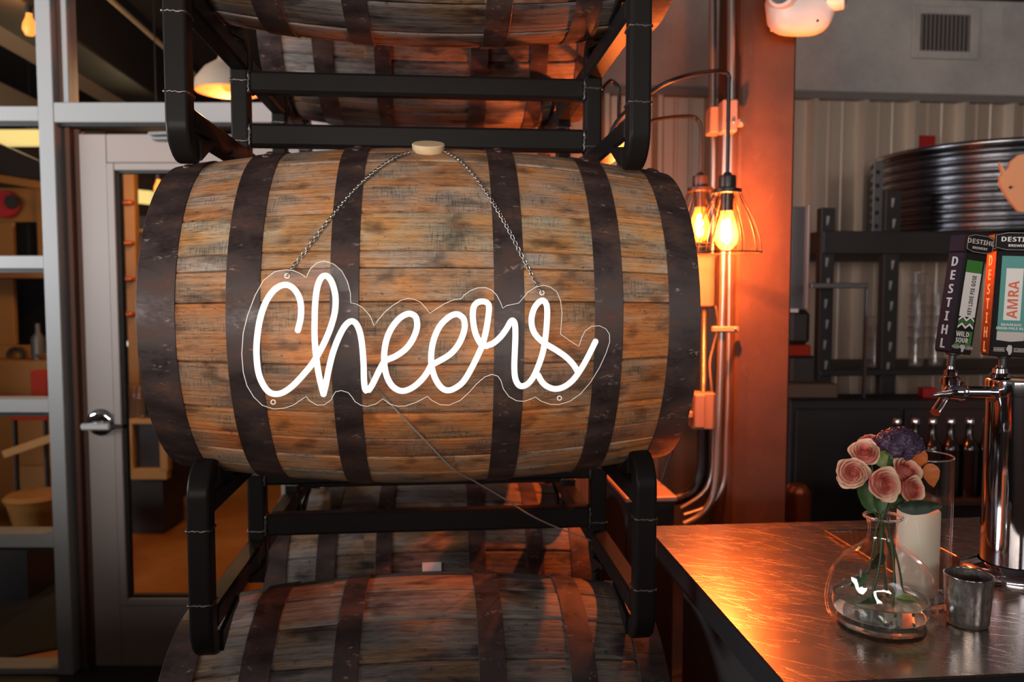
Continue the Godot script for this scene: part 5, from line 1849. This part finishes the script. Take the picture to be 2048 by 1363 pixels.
func build_taps() -> void:
	var far := 1.45
	var c := at_d(2031, 1150, far)
	c.y = BAR
	var topy := at_d(2031, 757, far).y
	var t := thing("tap_tower", "chrome column beer tap tower standing on the bar", "tap", c)
	var g := Geo.new()
	var h := topy - BAR
	g.lathe([Vector2(0, 0), Vector2(0.082, 0), Vector2(0.082, 0.008), Vector2(0.078, 0.014), Vector2(0.066, 0.020), Vector2(0.054, 0.024)], 48)
	part("flange", g.mesh(), M["chrome"], t)
	g = Geo.new()
	g.lathe([Vector2(0.0505, 0.02), Vector2(0.0505, h - 0.03)], 56)
	part("column", g.mesh(), M["chrome"], t)
	g = Geo.new()
	g.lathe([Vector2(0.0505, h - 0.03), Vector2(0.053, h - 0.029), Vector2(0.0535, h - 0.004), Vector2(0.051, h), Vector2(0.03, h + 0.003), Vector2(0, h + 0.003)], 48)
	part("cap_ring", g.mesh(), M["chrome"], t)
	# the faucet that points left
	var f := at_d(1910, 784, far)
	var e := Vector3(c.x - 0.045, f.y, c.z)
	var ax := (e - f).normalized()
	t = thing("beer_faucet", "chrome beer faucet on the left side of the tap tower", "faucet")
	part("shank", tube([f + ax * 0.012, e], 0.011, 18).mesh(), M["chrome"], t)
	g = Geo.new()
	g.xf = Transform3D(Basis(Quaternion(Vector3.UP, ax)), e - ax * 0.006)
	g.lathe([Vector2(0, 0), Vector2(0.019, 0.0), Vector2(0.02, 0.004), Vector2(0.014, 0.009), Vector2(0.0, 0.009)], 26)
	part("flange", g.mesh(), M["chrome"], t)
	g = Geo.new()
	g.xf = Transform3D(Basis(Quaternion(Vector3.UP, ax)), f + ax * 0.004)
	g.lathe([Vector2(0, -0.016), Vector2(0.012, -0.014), Vector2(0.015, -0.006), Vector2(0.016, 0.006), Vector2(0.019, 0.010), Vector2(0.019, 0.018), Vector2(0.013, 0.024), Vector2(0, 0.024)], 26)
	part("body", g.mesh(), M["chrome"], t)
	g = Geo.new()
	g.xf = Transform3D(facing(), f)
	g.lathe([Vector2(0.010, 0.0), Vector2(0.011, 0.012), Vector2(0.017, 0.014), Vector2(0.0175, 0.026), Vector2(0.015, 0.028), Vector2(0.011, 0.030), Vector2(0.0115, 0.038), Vector2(0.006, 0.042), Vector2(0.005, 0.050), Vector2(0, 0.050)], 24)
	part("collar", g.mesh(), M["chrome"], t)
	part("spout", tube(smooth([f + Vector3(0, 0.004, 0), at_d(1897, 800, far), at_d(1880, 826, far - 0.02)], 5), 0.0085, 16).mesh(), M["chrome"], t)
	g = Geo.new()
	var lp := [f + Vector3(0, 0.0, 0.012), at_d(1892, 789, far - 0.05), at_d(1874, 791, far - 0.07)]
	g.sweep(lp, round_prof(0.0055, 12), Vector3.ZERO, false, true, [1.3, 1.0, 0.5])
	part("lever_pin", g.mesh(), M["chrome"], t)
	# nut that carries the right handle
	t = thing("tap_nut", "small chrome nut on top of the tap tower under the right handle", "nut", Vector3(at_d(2004, 745, far).x, topy + 0.003, c.z + 0.005))
	g = Geo.new()
	g.lathe([Vector2(0, 0), Vector2(0.017, 0), Vector2(0.0175, 0.006), Vector2(0.013, 0.008), Vector2(0.012, 0.016), Vector2(0.007, 0.018), Vector2(0.006, 0.022), Vector2(0, 0.022)], 20)
	part("nut", g.mesh(), M["chrome"], t)
	handle("navy sided tap handle with a green and white label, left of the two", at_d(1915, 706, far), 0.22, -0.118, 0.046, 0.040, 0.214, "navy handle", 0)
	handle("tap handle with an orange side and a teal label, at the right edge", at_d(2018, 712, far), -0.20, -0.035, 0.062, 0.045, 0.222, "graded handle", 1)


# ---------- vase, flowers, candle ----------
func petal(k: int, n: int) -> ArrayMesh:   # pink at the foot, cream at the edge, as the flower is
	var r := RandomNumberGenerator.new()
	r.seed = 300 + k
	var q := float(k) / (n - 1)
	var rk := lerpf(0.0016, 0.0205, pow(q, 0.9))
	var wk := lerpf(1.8, 0.75, pow(q, 0.55))
	var th := k * 2.399
	var topy := lerpf(0.0080, -0.0005, pow(q, 1.6)) + r.randf_range(-0.0013, 0.0013)
	var boty := lerpf(-0.006, -0.017, q)
	var curl := lerpf(0.0006, 0.0034, q * q) * r.randf_range(0.7, 1.3)
	var deep := rgb(206, 74, 70).lerp(rgb(220, 132, 118), q).srgb_to_linear()
	var pale := rgb(230, 128, 112).lerp(rgb(232, 198, 168), minf(1.0, q * 1.5)).srgb_to_linear()
	var rows := []
	for a in 9:
		var row := PackedVector3Array()
		var v := a / 8.0
		for b in 13:
			var u := -1.0 + b / 6.0
			var edge := 1.0 - 0.24 * pow(absf(u), 3) + 0.04 * sin(u * 6.0 + k)
			var vv := v * edge
			var fl := maxf(0.0, (vv - 0.6) / 0.4)
			var rad := rk * (0.70 + 0.30 * sqrt(vv)) * (1.0 + 0.06 * u) + curl * fl * fl
			var y := lerpf(boty, topy, vv) - curl * 0.5 * fl * fl * fl
			var an := th + u * wk
			row.append(Vector3(rad * cos(an), y, rad * sin(an)))
		rows.append(row)
	var g := Geo.new()
	g.grid(rows)
	var back := []
	for row: PackedVector3Array in rows:
		var o := PackedVector3Array()
		for p in row:
			o.append(p - Vector3(p.x, 0, p.z).normalized() * 0.00035 - Vector3(0, 0.0001, 0))
		back.append(o)
	g.grid(back, -1.0)
	for j in g.c.size():
		g.c[j] = deep.lerp(pale, pow((j % 117) / 13 / 8.0, 2.2))
	return g.mesh()

func leaf_mesh(ln: float, wd: float, bend: float) -> ArrayMesh:
	var top := []
	var low := []
	for a in 11:
		var v := a / 10.0
		var w := wd * pow(sin(PI * pow(v, 0.75)), 0.9) * 0.5
		var row := PackedVector3Array()
		var row2 := PackedVector3Array()
		for b in 5:
			var u := -1.0 + b / 2.0
			var p := Vector3(u * w, v * ln, -bend * v * v + absf(u) * w * 0.35 + 0.001 * sin(v * 22 + u))
			row.append(p)
			row2.append(p - Vector3(0, 0, 0.0005))
		top.append(row)
		low.append(row2)
	var g := Geo.new()
	g.grid(top)
	g.grid(low, -1.0)
	return g.mesh()

func build_table_things() -> void:
	# glass vase
	var c := at_y(1768, 1252, BAR)
	c.y = BAR + 0.0005
	var t := thing("glass_vase", "clear squat bottle vase with a narrow neck, on the bar", "vase", c)
	var prof := [[0.055, 0.001], [0.066, 0.002], [0.0735, 0.008], [0.0765, 0.018], [0.0768, 0.032], [0.0762, 0.046], [0.0750, 0.060], [0.0725, 0.074], [0.0685, 0.087], [0.0625, 0.099], [0.054, 0.109], [0.043, 0.118], [0.032, 0.126], [0.0240, 0.134], [0.0212, 0.144], [0.0215, 0.158], [0.0250, 0.167], [0.0290, 0.171]]
	var shape := func(scale_in: float, y0: float, y1: float) -> Array:
		var rows := []
		for q: Array in prof:
			if q[1] < y0 or q[1] > y1:
				continue
			var row := PackedVector3Array()
			for s in 65:
				var a := TAU * s / 64
				var sq := 1.0 + 0.075 * cos(4 * (a - 0.6)) * clampf((0.12 - q[1]) / 0.09, 0, 1)
				var wob := (0.0009 * sin(a * 9 + q[1] * 160) + 0.0007 * sin(a * 5 - q[1] * 90) + 0.0005 * sin(a * 17 + q[1] * 260)) * clampf((0.13 - q[1]) / 0.04, 0, 1)
				var r: float = (q[0] - scale_in) * sq + wob
				row.append(Vector3(r * cos(a), q[1], r * sin(a)))
			rows.append(row)
		return rows
	var g := Geo.new()
	g.grid(shape.call(0.0, 0.0, 1.0), 1.0)
	part("body", g.mesh(), M["vase glass"], t)
	g = Geo.new()
	g.grid(shape.call(0.003, 0.0, 1.0), -1.0)
	part("inner_wall", g.mesh(), M["vase glass"], t)
	g = Geo.new()
	var ring := []
	for k in 40:
		ring.append(Vector3(cos(TAU * k / 40) * 0.0278, 0.171, sin(TAU * k / 40) * 0.0278))
	g.sweep(ring, round_prof(0.0022, 10), Vector3.ZERO, true)
	part("lip", g.mesh(), M["thick glass"], t)
	g = Geo.new()
	var base := [Vector2(0, 0.0008), Vector2(0.062, 0.0008), Vector2(0.066, 0.004), Vector2(0.063, 0.010), Vector2(0.045, 0.012), Vector2(0.02, 0.016), Vector2(0, 0.017)]
	g.lathe(base, 48)
	part("thick_base", g.mesh(), M["thick glass"], t)
	g = Geo.new()
	g.lathe([Vector2(0, 0.019), Vector2(0.05, 0.018), Vector2(0.068, 0.020), Vector2(0.0715, 0.030), Vector2(0.0705, 0.044), Vector2(0.069, 0.0452), Vector2(0, 0.045)], 48)
	var w := single("vase_water", g, M["water"], "clear water standing in the bottle vase", "water")
	w.position = c
	# roses
	var n := 34
	var heads := [[1738, 904, 1.20, Vector3(-0.35, 0.62, 0.70), 0.94, "cream pink rose at the upper left, next to the violet bloom"], [1713, 948, 1.16, Vector3(-0.25, 0.20, 0.95), 1.0, "cream pink rose farthest left"], [1780, 971, 1.13, Vector3(0.05, 0.22, 0.97), 1.04, "pale pink rose in the middle, over the vase neck"], [1826, 942, 1.18, Vector3(0.15, 0.62, 0.77), 0.95, "pink rose with dark edges right under the violet bloom"], [1838, 983, 1.15, Vector3(0.30, 0.15, 0.94), 0.86, "coral red rose lowest at the right"], [1752, 882, 1.25, Vector3(-0.1, 0.9, 0.3), 0.8, "half hidden pink rose behind the violet bloom"]]
	var proto: Node3D = null
	for k in heads.size():
		var q: Array = heads[k]
		var p := at_d(q[0], q[1], q[2])
		var t2: Node3D
		if proto == null:
			t2 = thing("rose", q[5], "rose", p, "")
			proto = t2
			for j in n:
				part("petal", petal(j, n), M["rose petal"], t2)
			var core := Geo.new()
			var cp := []
			for j in 9:
				var cq := j / 8.0
				cp.append(Vector2(lerpf(0.0, 0.0205, cq), lerpf(0.0042, -0.0055, pow(cq, 1.6))))
			cp.append(Vector2(0.012, -0.018))
			cp.append(Vector2(0.0, -0.019))
			core.tint = rgb(176, 74, 66).srgb_to_linear()
			core.lathe(cp, 20)
			part("core", core.mesh(), M["rose petal"], t2)
			for j in 5:
				var s := part("sepal", leaf_mesh(0.022, 0.009, 0.006), M["sepal green"], t2)
				s.transform = Transform3D(Basis(Vector3.UP, TAU * j / 5) * Basis(Vector3.RIGHT, 1.15), Vector3(0, -0.018, 0))
		else:
			t2 = proto.duplicate()
			t2.name = numbered("rose")
			add_child(t2, true)
			t2.set_meta("label", q[5])
			for ch in t2.get_children():
				if ch.name.begins_with("stem"):
					t2.remove_child(ch)
					ch.free()
		var axis := (facing() * (q[3] as Vector3)).normalized()
		t2.transform = Transform3D((Basis(Quaternion(Vector3.UP, axis)) * Basis(Vector3.UP, k * 1.3)).scaled(Vector3.ONE * (q[4] * 1.05)), p)
		# its stem, in the rose's own axes
		var inv := t2.transform.affine_inverse()
		var foot := c + Vector3(0.035 * cos(k * 1.1 + 0.4), 0.022 + 0.004 * k, 0.030 * sin(k * 1.1 + 0.4))
		var nk := c + Vector3(0.010 * cos(k * 1.05), 0.150, 0.010 * sin(k * 1.05))
		var st := smooth([p - axis * 0.016, p - axis * 0.03, (p - axis * 0.03).lerp(nk, 0.6) + Vector3(0, -0.004, 0), nk, nk.lerp(foot, 0.5) + Vector3(0.004, 0, 0.003), foot], 5)
		var loc := []
		for v: Vector3 in st:
			loc.append(inv * v)
		part("stem", tube(loc, 0.0016, 8).mesh(), M["stem green"], t2)
	# violet bloom
	var vp := at_d(1806, 893, 1.215)
	t = thing("violet_bloom", "dark violet crested flower head at the top of the bunch", "flower", vp)
	var fl := Geo.new()
	var rr := RandomNumberGenerator.new()
	rr.seed = 12
	for k in 230:
		var y := 1.0 - 1.15 * k / 229.0
		var an := k * 2.399
		var rad := sqrt(maxf(0, 1 - y * y))
		var d := Vector3(rad * cos(an), y, rad * sin(an))
		var pos := Vector3(d.x * 0.034, d.y * 0.026, d.z * 0.030)
		fl.xf = Transform3D(Basis(Quaternion(Vector3.UP, (d + Vector3(rr.randf() - 0.5, rr.randf() - 0.5, rr.randf() - 0.5) * 0.9).normalized())), pos)
		var s := rr.randf_range(0.0035, 0.006)
		for pt in 3:
			var rows := []
			for a in 3:
				var row := PackedVector3Array()
				for b in 4:
					var u := -1.0 + b * 2.0 / 3.0
					var ang := TAU * pt / 3 + u * 0.9
					var r2 := s * (0.15 + 0.5 * a)
					row.append(Vector3(r2 * cos(ang), s * (0.55 * a - 0.28 * a * a) + 0.0008 * u * u, r2 * sin(ang)))
				rows.append(row)
			fl.grid(rows)
	var fo := part("florets", fl.mesh(), M["violet bloom"], t)
	fo.set_meta("kind", "stuff")
	g = Geo.new()
	g.ball(Vector3(0, -0.002, 0), Vector3(0.029, 0.021, 0.025), 16)
	part("core", g.mesh(), M["violet bloom"], t)
	var nk2 := c + Vector3(0.002, 0.15, -0.008) - vp
	part("stem", tube(smooth([Vector3(0, -0.02, 0), Vector3(-0.01, -0.05, 0), nk2, nk2 + Vector3(0.012, -0.12, 0.005)], 5), 0.0026, 8).mesh(), M["stem green"], t)
	for q: Array in [[1797, 880, 1.16, 0.6, -0.5], [1792, 906, 1.165, -0.2, -0.2], [1826, 915, 1.165, 0.4, 0.3]]:
		var o := part("outer_petal", leaf_mesh(0.022, 0.016, 0.004), M["violet bloom"], t)
		o.transform = Transform3D(facing() * Basis(Vector3.BACK, q[4]) * Basis(Vector3.RIGHT, q[3]), at_d(q[0], q[1] + 8, q[2] + 0.015) - vp)
	# leaves
	var lv := [[1755, 1030, 1.155, 0.060, 0.026, 0.30, -0.25, "leaf green", "green leaf rising from the vase neck under the left rose"], [1768, 1030, 1.15, 0.050, 0.02, 0.0, -0.1, "leaf green", "green leaf in front of the vase neck"], [1790, 1020, 1.16, 0.055, 0.018, -0.75, -0.2, "stem green", "pale green leaf leaning right out of the vase neck"], [1800, 1018, 1.15, 0.070, 0.022, -1.5, 0.2, "dark leaf", "long dark leaf drooping right over the candle glass"], [1800, 945, 1.19, 0.024, 0.018, 0.3, 0.0, "leaf green", "small green leaf between the violet bloom and the middle rose"], [1720, 962, 1.19, 0.03, 0.014, 1.2, 0.1, "violet bloom", "small violet leaf poking out at the far left"], [1758, 930, 1.2, 0.034, 0.026, -0.9, 0.2, "sepal green", "olive bud under the upper left rose"]]
	for q: Array in lv:
		var o := part("leaf", leaf_mesh(q[3], q[4], 0.008), M[q[7]], self)
		tag(o, q[8], "leaf")
		o.transform = Transform3D(facing() * Basis(Vector3.BACK, q[5]) * Basis(Vector3.RIGHT, q[6]), at_d(q[0], q[1], q[2]))
	for k in 2:
		var o := part("wilted_petal", leaf_mesh([0.045, 0.04][k], [0.024, 0.026][k], 0.012), M["amber petal"], self)
		tag(o, ["curled amber petal at the right of the bunch, upper", "curled amber petal at the right of the bunch, lower"][k], "petal")
		o.transform = Transform3D(facing() * Basis(Vector3.BACK, [2.85, 3.5][k]) * Basis(Vector3.RIGHT, [-0.2, 0.2][k]), at_d([1856, 1862][k], [900, 928][k], [1.205, 1.2][k]))
	for k in 4:   # leaves that hang into the vase
		var o := part("submerged_leaf", leaf_mesh([0.045, 0.04, 0.05, 0.036][k], 0.018, 0.01), M[["leaf green", "dark leaf", "sepal green", "leaf green"][k]], self)
		tag(o, ["green leaf under water at the left inside the vase", "dark leaf under the vase neck", "olive leaf lying deep inside the vase at the right", "small green leaf halfway down inside the vase"][k], "leaf")
		o.transform = Transform3D(facing() * Basis(Vector3.BACK, [1.9, 2.9, -1.9, 2.4][k]) * Basis(Vector3.RIGHT, [0.3, -0.2, 0.5, 0.0][k]), c + Vector3([-0.01, -0.004, 0.012, -0.022][k], [0.05, 0.118, 0.05, 0.082][k], [0.02, 0.008, 0.01, 0.0][k]))
	# hurricane glass with candle
	var hc := at_y(1841, 1204, BAR)
	hc.y = BAR + 0.0005
	var top := at_d(1841, 913, (hc - EYE).dot(fh)).y - BAR
	t = thing("hurricane_glass", "tall clear glass cylinder around the ivory candle, behind the vase", "candle glass", hc)
	g = Geo.new()
	g.lathe([Vector2(0.051, 0.0), Vector2(0.0515, 0.01), Vector2(0.0515, top)], 56)
	part("wall", g.mesh(), M["vase glass"], t)
	g = Geo.new()
	g.lathe([Vector2(0.0487, 0.012), Vector2(0.049, top)], 56)
	part("inner_wall", g.mesh(), M["vase glass"], t)
	g = Geo.new()
	ring = []
	for k in 56:
		ring.append(Vector3(cos(TAU * k / 56) * 0.0502, top, sin(TAU * k / 56) * 0.0502))
	g.sweep(ring, round_prof(0.0014, 8), Vector3.ZERO, true)
	part("rim", g.mesh(), M["thick glass"], t)
	g = Geo.new()
	g.lathe([Vector2(0, 0.0), Vector2(0.049, 0.0), Vector2(0.0505, 0.003), Vector2(0.048, 0.0115), Vector2(0, 0.0118)], 48)
	part("base", g.mesh(), M["thick glass"], t)
	var ch := at_d(1838, 1021, (hc - EYE).dot(fh)).y - BAR
	g = Geo.new()
	g.lathe([Vector2(0, 0.0125), Vector2(0.0325, 0.0125), Vector2(0.0335, 0.016), Vector2(0.0335, ch - 0.003), Vector2(0.031, ch), Vector2(0.012, ch - 0.002), Vector2(0, ch - 0.003)], 40)
	t = thing("pillar_candle", "ivory pillar candle inside the tall glass cylinder", "candle", hc)
	part("wax", g.mesh(), M["ivory wax"], t)
	part("wick", tube([Vector3(0, ch - 0.004, 0), Vector3(0.001, ch + 0.008, 0)], 0.001, 6).mesh(), M["black cord"], t)
	# votive
	var vc := at_y(1944, 1252, BAR)
	vc.y = BAR + 0.0005
	t = thing("votive_cup", "small silvered glass votive cup at the right of the vase", "votive", vc)
	g = Geo.new()
	g.lathe([Vector2(0, 0.0), Vector2(0.029, 0.0), Vector2(0.031, 0.003), Vector2(0.0315, 0.010), Vector2(0.0355, 0.078)], 48)
	part("cup", g.mesh(), M["mercury glass"], t)
	g = Geo.new()
	g.lathe([Vector2(0.0338, 0.0775), Vector2(0.030, 0.012), Vector2(0, 0.010)], 48)
	part("lining", g.mesh(), M["mercury glass"], t)
	g = Geo.new()
	ring = []
	for k in 48:
		ring.append(Vector3(cos(TAU * k / 48) * 0.0347, 0.078, sin(TAU * k / 48) * 0.0347))
	g.sweep(ring, round_prof(0.0012, 8), Vector3.ZERO, true)
	part("rim", g.mesh(), M["chrome"], t)
